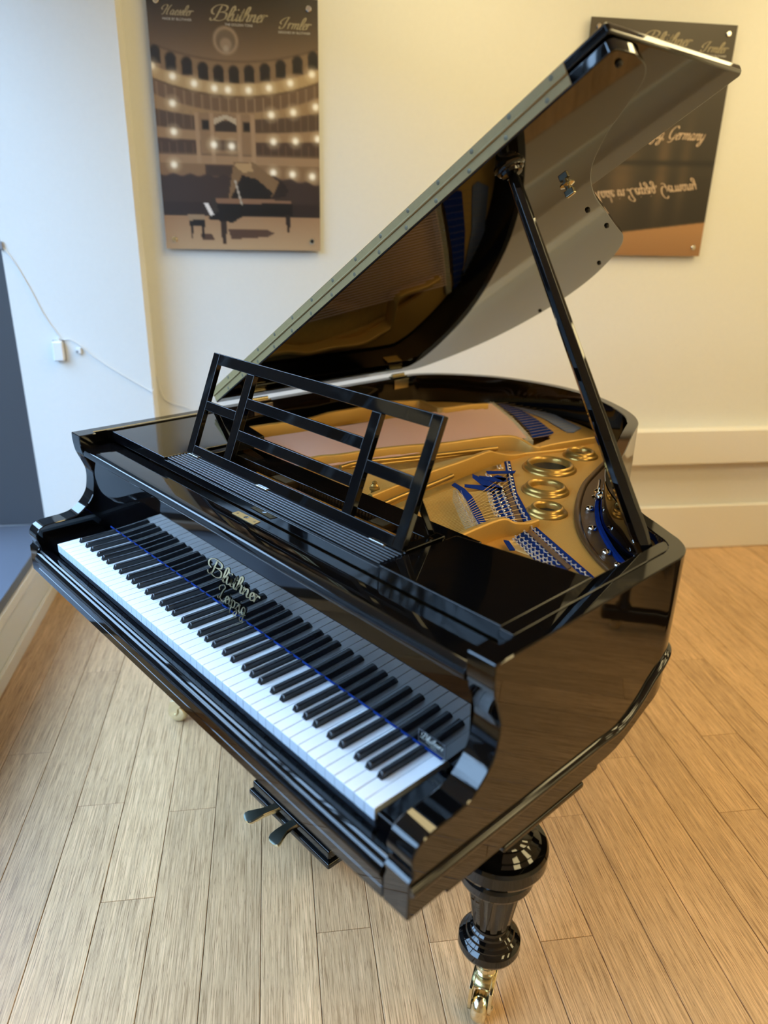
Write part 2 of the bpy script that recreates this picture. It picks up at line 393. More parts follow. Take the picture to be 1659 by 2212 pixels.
# ================================================================== PEN-STROKE SCRIPT LETTERING
GL = {
 'B': ([[(0.15, .75), (-.25, .95), (-.35, 1.45), (.1, 1.95), (.8, 2.05), (1.45, 1.85), (1.45, 1.35), (.95, 1.1), (.6, 1.05)], [(.95, 1.08), (1.6, .95), (1.65, .3), (1.1, -.05), (.45, .0), (.3, .25)], [(.75, 1.95), (.6, 1.2), (.45, .35), (.1, -.05), (-.2, .05), (-.2, .3)]], 1.95),
 'l': ([[(-.1, .1), (.25, .6), (.55, 1.5), (.45, 1.95), (.25, 1.8), (.12, 1.0), (.1, .25), (.25, .0), (.5, .15)]], .52),
 'u': ([[(-.05, .7), (.1, .95), (.1, .35), (.2, .02), (.45, .1), (.65, .5), (.7, .95)], [(.7, .95), (.66, .3), (.78, .0), (1.0, .15)]], .98),
 'i': ([[(-.05, .55), (.12, .95), (.1, .3), (.22, .0), (.45, .15)], [(.16, 1.35), (.2, 1.42)]], .45),
 't': ([[(-.05, .4), (.2, 1.0), (.28, 1.7)], [(.28, 1.7), (.15, .7), (.14, .2), (.28, .0), (.5, .15)], [(-.05, 1.15), (.55, 1.2)]], .5),
 'h': ([[(-.1, .1), (.25, .7), (.5, 1.6), (.4, 1.95), (.22, 1.75), (.12, 1.0), (.05, .0)], [(.07, .35), (.3, .85), (.55, .95), (.62, .6), (.58, .2), (.7, .0), (.92, .15)]], .9),
 'n': ([[(-.05, .75), (.1, .95), (.1, .5), (.06, .0)], [(.08, .35), (.3, .85), (.52, .95), (.6, .6), (.56, .2), (.68, .0), (.9, .15)]], .9),
 'm': ([[(-.05, .75), (.1, .95), (.1, .5), (.06, .0)], [(.08, .35), (.28, .85), (.46, .95), (.52, .6), (.48, .0)], [(.5, .35), (.7, .85), (.9, .95), (.97, .6), (.93, .2), (1.05, .0), (1.27, .15)]], 1.27),
 'e': ([[(-.05, .35), (.25, .45), (.48, .7), (.38, .97), (.18, .85), (.08, .45), (.2, .02), (.45, .02), (.65, .25)]], .62),
 'r': ([[(-.05, .6), (.1, 1.0), (.22, .88), (.42, .88)], [(.12, 1.0), (.1, .5), (.06, .0)], [(.1, .45), (.3, .9), (.5, .95), (.58, .8)]], .66),
 's': ([[(-.05, .2), (.2, .65), (.3, 1.0), (.38, .6), (.4, .25), (.22, .0), (.02, .1)], [(.22, .0), (.5, .15)]], .5),
 'a': ([[(.55, .8), (.3, .97), (.08, .6), (.1, .15), (.32, .02), (.55, .45), (.6, .9)], [(.6, .9), (.56, .25), (.68, .0), (.88, .15)]], .86),
 'p': ([[(-.05, .6), (.12, .98), (.1, .2), (.02, -.9)], [(.1, .45), (.32, .92), (.58, .85), (.6, .3), (.38, .0), (.12, .15)], [(.4, .0), (.75, .15)]], .75),
 'z': ([[(.0, .8), (.15, .95), (.5, .85), (.1, .1), (.35, .12), (.4, -.35), (.15, -.8), (-.1, -.6), (.2, -.15), (.65, .2)]], .62),
 'g': ([[(.55, .8), (.3, .97), (.08, .6), (.1, .15), (.32, .02), (.52, .4), (.6, .9)], [(.6, .9), (.52, .0), (.4, -.75), (.12, -.9), (.0, -.6), (.3, -.2), (.85, .2)]], .82),
 'y': ([[(-.05, .7), (.1, .95), (.1, .35), (.22, .02), (.45, .15), (.62, .5), (.68, .95)], [(.68, .95), (.6, .0), (.45, -.75), (.18, -.9), (.05, -.6), (.35, -.2), (.85, .2)]], .85),
 'd': ([[(.5, .8), (.28, .97), (.08, .6), (.1, .15), (.3, .02), (.5, .4), (.68, 1.2), (.75, 1.95)], [(.75, 1.95), (.58, .6), (.58, .15), (.7, .0), (.9, .15)]], .86),
 'L': ([[(.05, 1.1), (-.15, 1.35), (.1, 1.75), (.6, 2.0), (.85, 1.75), (.6, 1.3), (.4, .8), (.25, .2), (-.05, .0), (-.15, .2), (.15, .25), (.6, .0), (1.0, .0), (1.15, .25)]], 1.2),
 'H': ([[(-.1, .9), (-.35, 1.2), (-.1, 1.75), (.35, 1.9), (.6, 1.7), (.4, .8), (.2, .05), (-.1, .05)], [(1.35, 1.95), (1.05, 1.5), (.85, .5), (.9, .05), (1.2, .1)], [(.35, .9), (.7, 1.05), (1.0, .95)]], 1.45),
 'I': ([[(-.1, .75), (-.4, 1.05), (-.1, 1.6), (.4, 1.9), (.9, 1.95)], [(.75, 1.95), (.55, 1.2), (.4, .35), (.1, .0), (-.25, .1), (-.25, .4)]], 1.05),
 'M': ([[(-.2, .2), (-.1, .0), (.1, .4), (.35, 1.9)], [(.35, 1.9), (.55, .8), (.6, .05)], [(.6, .05), (.95, 1.1), (1.3, 1.9)], [(1.3, 1.9), (1.15, .6), (1.25, .0), (1.5, .15)]], 1.6),
 'G': ([[(1.1, 1.6), (.9, 1.95), (.45, 1.85), (.05, 1.2), (.1, .4), (.5, .05), (.95, .4), (1.05, .85)], [(1.05, .9), (.9, .1), (.6, -.4), (.1, -.4)]], 1.25),
 ' ': ([], .6), ',': ([[(.1, .1), (.05, -.25)]], .3),
}
def script(text, slant=0.38, nib=0.20, thin=0.055, pen=math.radians(35)):
    """ribbon mesh in 2D: list of quads [(p,q,r,s)]; units of x-height; returns verts, faces, width"""
    V = []; Fc = []; x = 0.0
    def stroke(pts):
        c = cat(pts, 7) if len(pts) > 2 else [np.array(pts[0], float)*(1-t)+np.array(pts[1], float)*t for t in np.linspace(0, 1, 6)]
        c = [np.array([q[0]+x+slant*q[1], q[1]]) for q in c]; n = len(c); k0 = len(V)
        for i in range(n):
            t = c[min(i+1, n-1)]-c[max(i-1, 0)]; t = t/(np.linalg.norm(t)+1e-9); th = math.atan2(t[1], t[0])
            w = thin + (nib-thin)*abs(math.sin(th-pen+math.radians(18)))**1.5
            e = min(1.0, 0.35+min(i, n-1-i)*0.35); w *= e; nn = np.array([-t[1], t[0]])
            V.append(c[i]+nn*w/2); V.append(c[i]-nn*w/2)
        for i in range(n-1): Fc.append((k0+2*i, k0+2*i+1, k0+2*i+3, k0+2*i+2))
    for ch in text:
        if ch == 'ü':
            for s in GL['u'][0]: stroke(s)
            stroke([(.18, 1.4), (.2, 1.6)]); stroke([(.55, 1.4), (.57, 1.6)]); x += GL['u'][1]; continue
        for s in GL[ch][0]: stroke(s)
        x += GL[ch][1]
    return V, Fc, x
def letter(name, text, origin, ex, ey, width, mat, parent, lift, fat=1.0, normal=None, sag=None):
    """lay script text on a plane: origin left baseline, ex/ey unit vectors, total width in metres"""
    V, Fc, w = script(text, nib=0.20*fat, thin=0.055*fat); s = width/w
    ex, ey = np.array(ex, float), np.array(ey, float); nrm = np.cross(ex, ey) if normal is None else np.array(normal, float)
    v = [np.array(origin)+ex*q[0]*s+ey*q[1]*s+nrm*lift for q in V]
    return make(name, v, Fc, mat, parent, None)
def sans(name, text, origin, ex, ey, height, mat, parent, lift, normal=None):
    """small capital print as text geometry converted to a mesh"""
    cu = bpy.data.curves.new(name, 'FONT'); cu.body = text; cu.size = 1.0
    o = bpy.data.objects.new('tmp', cu); COL.objects.link(o); bpy.context.view_layer.update()
    me = bpy.data.meshes.new_from_object(o.evaluated_get(bpy.context.evaluated_depsgraph_get()))
    bpy.data.objects.remove(o)
    ex, ey = np.array(ex, float), np.array(ey, float); nrm = np.cross(ex, ey) if normal is None else np.array(normal, float)
    v = [np.array(origin)+ex*q.co.x*height+ey*q.co.y*height+nrm*lift for q in me.vertices]; f = [tuple(p.vertices) for p in me.polygons]
    return make(name, v, f, mat, parent, None)

# ================================================================== POSTERS
def lin(c): c = np.array(c, float)/255.0; return np.where(c <= 0.04045, c/12.92, ((c+0.055)/1.055)**2.4)
PS_W, PS_H = 0.594, 0.844
class Canvas:
    def __init__(s, nx=132, ny=186):
        s.nx, s.ny = nx, ny; s.u, s.v = np.meshgrid(np.linspace(0, 1, nx), np.linspace(0, 1, ny)); s.a = np.zeros((ny, nx, 3))
    def blend(s, mask, col): m = np.clip(mask, 0, 1)[..., None]; s.a = s.a*(1-m) + np.array(col, float)*m
    def soft(s, d, w=0.004): return np.clip(0.5 - d/(2*w), 0, 1)          # d signed distance (<0 inside)
    def rect(s, u0, u1, v0, v1, col, k=1.0): s.blend(k*s.soft(np.maximum(np.abs(s.u-(u0+u1)/2)-(u1-u0)/2, np.abs(s.v-(v0+v1)/2)-(v1-v0)/2)), col)
    def disc(s, u, v, r, col, asp=1.0, k=1.0, w=0.005): s.blend(k*s.soft(np.hypot((s.u-u)*0.704, (s.v-v)*asp)-r, w), col)
    def poly(s, pts, col, k=1.0):
        ins = np.zeros(s.u.shape, bool); n = len(pts)
        for i in range(n):
            (x0, y0), (x1, y1) = pts[i], pts[(i+1) % n]
            c = ((y0 > s.v) != (y1 > s.v)) & (s.u < (x1-x0)*(s.v-y0)/(y1-y0+1e-12)+x0); ins ^= c
        s.blend(ins*k, col)
    def band(s, f0, f1, col, k=1.0, mask=None):
        a, b = f0(s.u), f1(s.u); m = s.soft(np.maximum(a-s.v, s.v-b), 0.004)*k
        s.blend(m if mask is None else m*mask, col)
def hall():
    c = Canvas()
    def uv(x, y):
        xl = 60+.0885*y; xr = 1520+.016*y; return (x-xl)/(xr-xl), y/2105.0
    t = np.clip(c.v/0.24, 0, 1)[..., None]; c.a[:] = np.array([44, 39, 33])*(1-t)+np.array([122, 100, 78])*t
    cur = lambda v0, dip: (lambda u: v0 + dip*(1-((u-.48)/.52)**2))                    # curve lowest in the middle
    for r, q in ((0.052, 108), (0.041, 70)): c.disc(.445, .166, r*1.0, (150, 130, 110) if r > .05 else (105, 90, 74), 1.0)
    c.disc(.445, .180, .024, (140, 122, 104)); c.disc(.445, .196, .012, (160, 145, 128))
    c.band(cur(.185, .060), cur(.245, .085), (126, 103, 78)); c.band(cur(.176, .062), cur(.184, .062), (88, 72, 56), .7)
    for x, y in [(140, 490), (270, 540), (405, 570), (540, 605), (670, 622), (800, 622), (930, 612), (1065, 592), (1200, 560), (1345, 522), (1480, 480)]:
        u, v = uv(x, y); c.rect(u-.030, u+.030, v-.020, v+.028, (42, 37, 32)); c.disc(u, v-.018, .021, (42, 37, 32))
    c.band(cur(.258, .066), cur(.305, .066), (172, 146, 106)); c.band(cur(.305, .066), cur(.315, .066), (98, 78, 58))
    c.band(cur(.315, .066), cur(.370, .070), (108, 86, 66)); c.band(cur(.365, .070), cur(.430, .055), (150, 123, 90))
    for i in range(19):
        u = .02+i*.053; v = .345+.066*(1-((u-.48)/.52)**2); c.rect(u-.004, u+.004, v-.030, v+.026, (150, 124, 96), .8)
    c.band(cur(.425, .035), cur(.500, .020), (84, 67, 53)); c.band(cur(.495, .018), cur(.545, .012), (150, 122, 92)); c.band(cur(.540, .010), cur(.610, .0), (74, 58, 48))
    for i in range(21):
        u = .02+i*.048; c.rect(u-.003, u+.003, .435, .50, (128, 104, 80), .7); c.rect(u-.003, u+.003, .56, .605, (120, 96, 74), .6)
    c.rect(0, 1, .602, .642, (152, 124, 96)); c.rect(0, 1, .642, .700, (128, 102, 76)); c.rect(0, 1, .602, .606, (92, 74, 58))
    c.rect(.26, .60, .440, .602, (134, 108, 82))
    for u0 in (.245, .335, .500, .585): c.rect(u0-.013, u0+.013, .440, .640, (160, 132, 104))
    c.rect(.275, .318, .468, .505, (34, 30, 27)); c.rect(.527, .568, .472, .508, (34, 30, 27)); c.rect(.352, .485, .468, .512, (52, 44, 38)); c.rect(.352, .485, .512, .545, (150, 122, 92)); c.rect(.352, .485, .545, .585, (88, 70, 56))
    c.poly([(.350, .46), (.42, .445), (.485, .46), (.485, .485), (.42, .462), (.350, .485)], (176, 160, 138))
    c.rect(.28, .46, .645, .69, (64, 52, 46))
    for x, y in [(110, 570), (285, 645), (465, 695), (635, 725), (750, 733), (925, 730), (1100, 705), (1283, 658), (1470, 580), (285, 860), (1120, 923), (1310, 895), (1505, 845), (297, 1090), (1140, 1145), (1330, 1135), (1525, 1110), (633, 1187), (783, 1195), (300, 1365), (1140, 1410), (1307, 1420), (1478, 1435)]:
        u, v = uv(x, y); c.disc(u, v, .026, (226, 208, 176), k=.55, w=.014); c.disc(u, v, .013, (255, 250, 236), w=.006)
    top = lambda u: .688+.012*np.sin(u*60)*.4+.03*np.clip((u-.7)/.3, 0, 1)
    c.band(top, lambda u: .862+0*u, (58, 47, 44)); c.rect(0, 1, .80, .862, (44, 36, 35), .7)
    t = np.clip((c.v-.857)/.143, 0, 1); c.blend((c.v > .857)*1.0, (160, 128, 98)); c.blend(t*(c.v > .857)*.6, (206, 184, 150))
    for k in range(26): c.rect(0, 1, .86+k*.0055, .8615+k*.0055, (132, 104, 80), .35)
    q = lambda *p: [uv(*z) for z in p]
    c.poly(q((760, 1640), (800, 1320), (960, 1320), (1200, 1500), (1185, 1580), (1090, 1640)), (120, 96, 70))
    c.poly(q((800, 1345), (945, 1330), (965, 1400), (880, 1420)), (168, 140, 104))
    c.poly(q((780, 1640), (870, 1440), (1000, 1470), (1140, 1590), (1110, 1640)), (26, 25, 26)); c.poly(q((1130, 1640), (1200, 1470), (1275, 1560), (1240, 1620)), (40, 34, 34))
    c.poly(q((615, 1640), (1010, 1640), (1300, 1660), (1300, 1700), (660, 1710)), (128, 98, 78)); c.poly(q((650, 1690), (1310, 1680), (1315, 1790), (900, 1790), (800, 1860), (590, 1830)), (22, 22, 24))
    c.poly(q((552, 1692), (590, 1690), (640, 1790), (610, 1800)), (226, 222, 220)); c.poly(q((600, 1640), (650, 1640), (680, 1770), (640, 1780)), (52, 47, 44))
    c.poly(q((805, 1480), (820, 1480), (880, 1700), (866, 1700)), (168, 160, 150))
    c.poly(q((690, 1850), (750, 1850), (745, 2050), (715, 2050)), (52, 42, 38)); c.poly(q((1250, 1780), (1295, 1780), (1285, 1940), (1262, 1940)), (44, 36, 34))
    c.poly(q((760, 1920), (1080, 1912), (1160, 1950), (1090, 1985), (790, 2010)), (82, 62, 52)); c.poly(q((530, 1965), (620, 1960), (650, 2020), (545, 2020)), (78, 58, 48))
    c.poly(q((415, 1790), (560, 1790), (560, 1840), (430, 1850)), (150, 128, 104)); c.poly(q((430, 1845), (565, 1838), (570, 1900), (435, 1900)), (24, 23, 24))
    for x in (445, 540): c.poly(q((x, 1900), (x+22, 1900), (x+18, 2010), (x+4, 2010)), (34, 28, 28))
    return c
def closeup():
    c = Canvas(); t = np.clip((c.v-.05)/.9, 0, 1)[..., None]
    c.a[:] = np.array([62, 54, 44])*(1-t)+np.array([38, 33, 28])*t
    g = np.exp(-((c.v-.60)/.20)**2)
    for u0, w, k in ((.33, .10, .55), (.62, .05, .5), (.78, .04, .3), (.12, .06, .4)): c.blend(g*np.exp(-((c.u-u0)/w)**2)*k, (134, 106, 76))
    c.blend(np.exp(-((c.v-(.585-.01*c.u))/.013)**2)*.85, (26, 23, 20)); c.blend(np.exp(-((c.v-(.625-.01*c.u))/.02)**2)*.3, (60, 52, 42))
    edge = .925-.085*c.u; c.blend(c.soft(edge-c.v, .004), (168, 126, 86)); c.blend((c.v > edge)*np.clip((c.v-.86)/.14, 0, 1)*.5, (130, 94, 62))
    return c
def poster(label, s0, canvas, zb=1.391, gap=0.022):
    z1 = zb+PS_H; ctr = room(s0+PS_W/2, gap, zb)
    p = empty('poster', ctr)
    rbox('panel', s0, s0+PS_W, gap-0.004, gap, zb, z1, M['paneledge'], p)
    nx, ny = canvas.nx, canvas.ny
    v = [room(s0+PS_W*i/(nx-1), gap+0.0006, z1-PS_H*j/(ny-1)) for j in range(ny) for i in range(nx)]
    f = [(j*nx+i, (j+1)*nx+i, (j+1)*nx+i+1, j*nx+i+1) for j in range(ny-1) for i in range(nx-1)]
    o = make('print', v, f, M['print'], p, None)
    ca = o.data.color_attributes.new('ink', 'FLOAT_COLOR', 'POINT'); col = np.ones((nx*ny, 4)); col[:, :3] = lin(canvas.a.reshape(-1, 3)); ca.data.foreach_set('color', col.ravel())
    for a in (0.033, PS_W-0.033):
        for b in (0.035, PS_H-0.030):
            q = room(s0+a, 0.0, zb+b); lathe('fixing', [(0.005, 0.001), (0.005, gap), (0.010, gap+0.001), (0.010, gap+0.004), (0.008, gap+0.006)], q, M['chrome'], p, 16, axis=RN)
    def at(u, v): return room(s0+PS_W*u, gap+0.001, z1-PS_H*v)
    return p, at
EX, EZ = RT, np.array([0, 0, 1.0])
def logos(p, at):
    for t, u, v, w in (('Haessler', .085, .084, .165), ('Blüthner', .37, .094, .30), ('Irmler', .775, .112, .165)):
        letter('lettering', t, at(u, v), EX, EZ*.85, w*PS_W*1.05, M['postergold'], p, 0.0006, 1.5, normal=RN)
    for t, u, v, h in (('MADE BY BLÜTHNER', .085, .103, .0085), ('THE GOLDEN TONE', .445, .112, .0085), ('DESIGNED BY BLÜTHNER', .76, .129, .0080)):
        sans('lettering', t, at(u, v), EX, EZ, h*1.25, M['posterwhite'], p, 0.0006, normal=RN)
M['postergold'] = pbr('poster_gold_ink', (0.33, 0.28, 0.18), 0.4); M['posterwhite'] = pbr('poster_white_ink', (0.55, 0.53, 0.50), 0.4); M['postercopper'] = pbr('poster_copper_ink', (0.62, 0.46, 0.34), 0.4)
p, at = poster('', -2.4305, hall()); logos(p, at); tag(p, 'sepia poster of a concert hall with balconies and a grand piano', 'poster', 'showroom posters')
p, at = poster('', -0.812, closeup()); logos(p, at); tag(p, 'dark poster with flowing gold script reflected on black lacquer, behind the raised lid', 'poster', 'showroom posters')
letter('lettering', 'Made in Leipzig, Germany', at(.13, .475), EX, EZ, .76*PS_W, M['postercopper'], p, 0.0006, 1.3, normal=RN)
_a = math.radians(5.5); letter('lettering', 'Made in Leipzig, Germany', at(.13, .715), RT*math.cos(_a)+EZ*math.sin(_a), -EZ, .76*PS_W, M['postercopper'], p, 0.0006, 1.3, normal=RN)

# ================================================================== CABLE AND ADAPTER ON THE PIER
dp = 0.1375
pts = [PD(u, v, dp) for u, v in [(-60, 470), (-20, 500), (8, 537), (30, 565), (60, 615), (95, 680), (120, 715), (135, 733), (150, 733), (172, 745), (200, 768), (240, 795), (285, 822), (322, 843)]]
pts += [room(-2.5165, .135, PD(322, 843, dp)[2]-0.002), room(-2.5165, .06, .90), room(-2.5165, .004, .885)]
pts += [PD(u, v, 0.003) for u, v in [(356, 862), (400, 880), (440, 898)]]
tag(tube('wall_cable', cat(pts, 5), 0.0026, M['cable'], None, 6), 'thin white cable tacked across the pier and back wall', 'cable')
q = PD(129, 757, 0.135); s_, d_, z_ = sd(q)
ad = empty('plug_adapter', room(s_, 0.135, z_-0.04))
rbox('body', s_-0.020, s_+0.020, 0.1365, 0.163, z_-0.038, z_+0.038, M['white'], ad, 0.007)
rbox('back_plate', s_-0.021, s_+0.021, 0.1352, 0.1364, z_-0.039, z_+0.039, M['grey'], ad)
lathe('cable_boot', [(0.005, 0), (0.004, 0.012)], room(s_+0.006, 0.150, z_+0.038), M['white'], ad, 12)
tag(ad, 'small white plug adapter hanging on the pier by its cable', 'adapter')
q = PD(171, 757, 0.135); s_, d_, z_ = sd(q)
cl = empty('cable_clip', room(s_, 0.135, z_-0.01))
rbox('clip_body', s_-0.008, s_+0.010, 0.1352, 0.148, z_-0.012, z_+0.012, M['white'], cl, 0.003)
rbox('clip_slot', s_-0.0085, s_-0.0005, 0.140, 0.1485, z_-0.008, z_+0.002, M['grey'], cl)
tag(cl, 'tiny white cable clip beside the plug adapter on the pier', 'cable clip')
q = PD(3, 530, 0.135); s_, d_, z_ = sd(q)
tag(rbox('cable_hook', s_-0.007, s_+0.007, 0.1352, 0.146, z_-0.014, z_+0.014, M['grey'], None, 0.003), 'small grey cable hook high on the pier at the charcoal edge', 'cable hook')

# ================================================================== THE GRAND PIANO
LQ = M['lacquer']
XL, XR, ZT, ZK = -0.110, 1.338, 0.985, 0.730
KW = 0.0236
piano = empty('grand_piano', (0.614, 0.75, 0.0))
tag(piano, 'black lacquered grand piano with raised lid, open music desk and gold iron frame', 'piano')

# ---- rim
outer = [(XL, .1585), (XL, .40), (XL, .80), (XL, 1.15), (-.109, 1.30), (-.097, 1.395), (-.034, 1.487), (.084, 1.584), (.20, 1.632), (.34, 1.653), (.448, 1.644), (.56, 1.611), (.67, 1.550), (.735, 1.501), (.776, 1.459), (.809, 1.41),
         (.835, 1.35), (.865, 1.28), (.911, 1.177), (.989, 1.005), (1.075, .872), (1.172, .783), (1.229, .748), (1.27, .723), (1.300, .704), (1.324, .676), (1.337, .635), (XR, .58), (XR, .40), (XR, .1585)]
OUT = [np.array(q) for q in cat(outer, 6)]
def offset(path, d):
    out = []
    for i in range(len(path)):
        t = path[min(i+1, len(path)-1)]-path[max(i-1, 0)]; t = t/(np.linalg.norm(t)+1e-9); out.append(path[i]+np.array([t[1], -t[0]])*d)
    return out
INN = offset(OUT, 0.032)
def zbot(y):        # underside of the rim: deep at the keyboard, rising towards the tail
    if y < .47: return .631
    if y > .68: return .700
    t = (y-.47)/.21; return .631+.069*(3*t*t-2*t**3)
v = []; fc = []; n = len(OUT); e = 0.002
for (o_, i_) in zip(OUT, INN):
    nn = (i_-o_)/np.linalg.norm(i_-o_); zb = zbot(o_[1])
    for (p_, z_) in ((o_, zb), (o_, ZT-e), (o_+nn*e, ZT), (i_-nn*e, ZT), (i_, ZT-e), (i_, zb)): v.append((p_[0], p_[1], z_))
for i in range(n-1):
    for j in range(6): fc.append((i*6+j, i*6+(j+1) % 6, (i+1)*6+(j+1) % 6, (i+1)*6+j))
fc += [tuple(range(6)), tuple(range((n-1)*6, n*6))]
rim = make('rim', v, fc, LQ, piano, 34)
# bead moulding that runs along the rim and curls up towards the back corner
def zmold(y): 
    if y < .50: return .683
    if y > .66: return .770
    t = (y-.50)/.16; return .683+.087*t*t*(3-2*t)
for side in (0, 1):
    path = [(p_[0], p_[1]) for p_ in OUT]
    if side: pp = [q for q in path if q[0] > 1.2 and q[1] < .78]; 
    else: pp = [q for q in path if q[0] < -.10 and q[1] < 1.35]
    pts3 = [np.array([q[0]+(.001 if side else -.001), q[1], zmold(q[1]) if side else .683]) for q in pp]
    pts3 = pts3[::2]; fr_ = [np.array([XR+.001 if side else XL-.001, y_, .683]) for y_ in (-.034, .0, .06, .12)]
    pts3 = cat((pts3+fr_[::-1]) if side else (fr_+pts3), 4)
    vv, ff = sweep_data(pts3, [(.006, -.009), (.006, .009), (-.001, .0085), (-.0035, .0065), (-.002, .0050), (-.0055, .0035), (-.0078, .0005), (-.0075, -.003), (-.005, -.0055), (-.002, -.006), (-.003, -.0078), (-.001, -.009)])
    make('rim_moulding', vv, ff, LQ, piano, 60)
# underside boards: bottom frame and leg plates
box('key_bed', XL+.012, XR-.012, .060, .468, .598, .6305, M['satin'], piano, .003)
for x0, x1 in ((XL+.05, XL+.20), (XR-.20, XR-.05)):
    box('leg_plate', x0, x1, .248, .466, .545, .600, LQ, piano, .004)
    box('leg_plate_moulding', x0-.012, x1+.012, .236, .478, .531, .545, LQ, piano, .005, 3)
vv, ff = prism_data([tuple(q) for q in INN[::3]], fXY, .690, .712); make('soundboard_underside', vv, ff, M['satin'], piano, 30)
box('tail_leg_plate', .22, .46, 1.18, 1.42, .60, .69, LQ, piano, .006)

# ---- arms (cheeks) with the scrolled profile
AP = [(.13, .631), (-.037, .631), (-.0365, .668), (-.036, .699), (-.0295, .705), (-.028, .713), (-.032, .731), (-.031, .742), (-.022, .756), (-.006, .7635), (.013, .7655), (.032, .7663), (.053, .767), (.077, .771), (.097, .782), (.118, .802), (.131, .824), (.137, .854), (.1375, .876), (.134, .891), (.128, .907), (.120, .927), (.116, .942), (.1135, .964), (.1135, .978), (.1155, .9845), (.125, .985), (.16, .985), (.16, .631)]
curve = [np.array((-.037, .631))] + cat(AP[3:25], 9) + [np.array((.1137, .9835)), np.array((.1150, ZT))]
def inset(c, e):
    out = []
    for i in range(len(c)):
        t = c[min(i+1, len(c)-1)]-c[max(i-1, 0)]; t = t/(np.linalg.norm(t)+1e-9); out.append(c[i]+np.array([t[1], -t[0]])*e)
    return out
def arm(x0, x1, e=.002):
    """scrolled cheek, front edges softened, flush with the rim behind"""
    V = []; Fc = []; secs = [(x0, e), (x0+e, 0), (x1-e, 0), (x1, e)]
    for x, k in secs:
        c = inset(curve, k); c[0] = np.array((c[0][0], .631)); c[-1] = np.array((max(c[-1][0], .1150), ZT-k)); loop_ = [tuple(q) for q in c]+[(.1585, ZT-k), (.1585, .631)]
        V += [(x, q[0], q[1]) for q in loop_]; n = len(loop_)
    for i in range(len(secs)-1):
        for j in range(n): Fc.append((i*n+j, i*n+(j+1) % n, (i+1)*n+(j+1) % n, (i+1)*n+j))
    Fc += [tuple(range(n)), tuple(range((len(secs)-1)*n, len(secs)*n))]
    return make('arm', V, Fc, LQ, piano, 34)
for x0, x1 in ((XL, XL+.052), (XR-.052, XR)): arm(x0, x1)
# ---- key slip with its mouldings, key blocks
KS = [(-.002, .640), (-.002, .692), (-.004, .6955), (-.010, .6985), (-.020, .7012), (-.0262, .7010), (-.0295, .6985), (-.030, .695), (-.0335, .6945), (-.037, .692), (-.041, .687), (-.0433, .681), (-.043, .676), (-.0395, .672), (-.0395, .6705), (-.0375, .6695), (-.0375, .6525), (-.0362, .6518), (-.0362, .6508), (-.0375, .650), (-.0375, .631), (.02, .631), (.02, .640)]
prism('key_slip', KS, fYZ, XL+.0525, XR-.0525, LQ, piano, 0, 30)
for x0, x1 in ((XL+.053, -.003), (52*KW+.003, XR-.053)):
    box('key_block', x0, x1, .001, .141, .640, .7255, LQ, piano, .003, 3)
# ---- fallboard with nosing
FB = [(.1435, .742), (.1425, .80), (.1405, .86), (.1385, .9245), (.124, .9265), (.1195, .930), (.118, .937), (.1205, .946), (.127, .9505), (.137, .9515), (.175, .9515), (.203, .9515), (.203, .742)]
fallb = prism('fallboard', FB, fYZ, XL+.0535, XR-.0575, LQ, piano, 0.0012, 35)
prism('fallboard_felt', [(.1425, .7385), (.1445, .7425), (.1500, .7425), (.1500, .7375)], fYZ, 0, 52*KW, M['felt'], fallb, 0, None)
EXX = (1, 0, 0); EZZ = (0, 0, 1); NY = (0, -1, 0)
a = PY(455.8, 1237, .1415); b = PY(564.4, 1301.8, .1415); wdt = b[0]-a[0]
letter('maker_lettering', 'Blüthner', (a[0]-.006, .1405, a[2]-.001), EXX, np.array(EZZ)*.80, wdt*.98, M['goldleaf'], fallb, 0.0006, 1.25, NY)
a2 = PY(474, 1291, .1415); b2 = PY(532, 1326, .1415)
letter('maker_lettering', 'Leipzig', (a2[0]-.004, .1415, a2[2]-.002), EXX, EZZ, (b2[0]-a2[0])*1.0, M['goldleaf'], fallb, 0.0008, 1.2, NY)
# clear sticker with fine outline near the top key
c0 = PY(880+345/13.825, 1550+330/13.825, .142); c1 = PY(880+1125/13.825, 1550+840/13.825, .142); zlo = PY(880+335/13.825, 1550+690/13.825, .142)[2]; zhi = (c0[2]+c1[2])/2
def yfb(z): return .1428-(z-.75)*.020-.0004
for nm, q in (('h', (c0[0], c1[0], zhi)), ('h', (c0[0], c1[0], zlo)), ('v', (c0[0], zlo, zhi)), ('v', (c1[0], zlo, zhi))):
    if nm == 'h': box('sticker_edge', q[0], q[1], yfb(q[2])-.0003, yfb(q[2]), q[2]-.0003, q[2]+.0003, M['sticker'], fallb)
    else:
        t = .0003; prism('sticker_edge', [(yfb(q[1])-.0003, q[1]), (yfb(q[1]), q[1]), (yfb(q[2]), q[2]), (yfb(q[2])-.0003, q[2])], fYZ, q[0]-t, q[0]+t, M['sticker'], fallb, 0, None)
hs = zhi-zlo
letter('sticker_lettering', 'Blüthners', (c0[0]+.006, yfb(zlo), zlo+hs*.42), EXX, EZZ, (c1[0]-c0[0])*.80, M['silverprint'], fallb, 0.0005, 1.0, NY)
sans('sticker_lettering', 'THE PIANO SPECIALISTS', (c0[0]+.016, yfb(zlo), zlo+hs*.26), EXX, EZZ, hs*.085, M['silverprint'], fallb, 0.0005, NY)
sans('sticker_lettering', 'LONDON NW1', (c0[0]+.026, yfb(zlo), zlo+hs*.14), EXX, EZZ, hs*.085, M['silverprint'], fallb, 0.0005, NY)
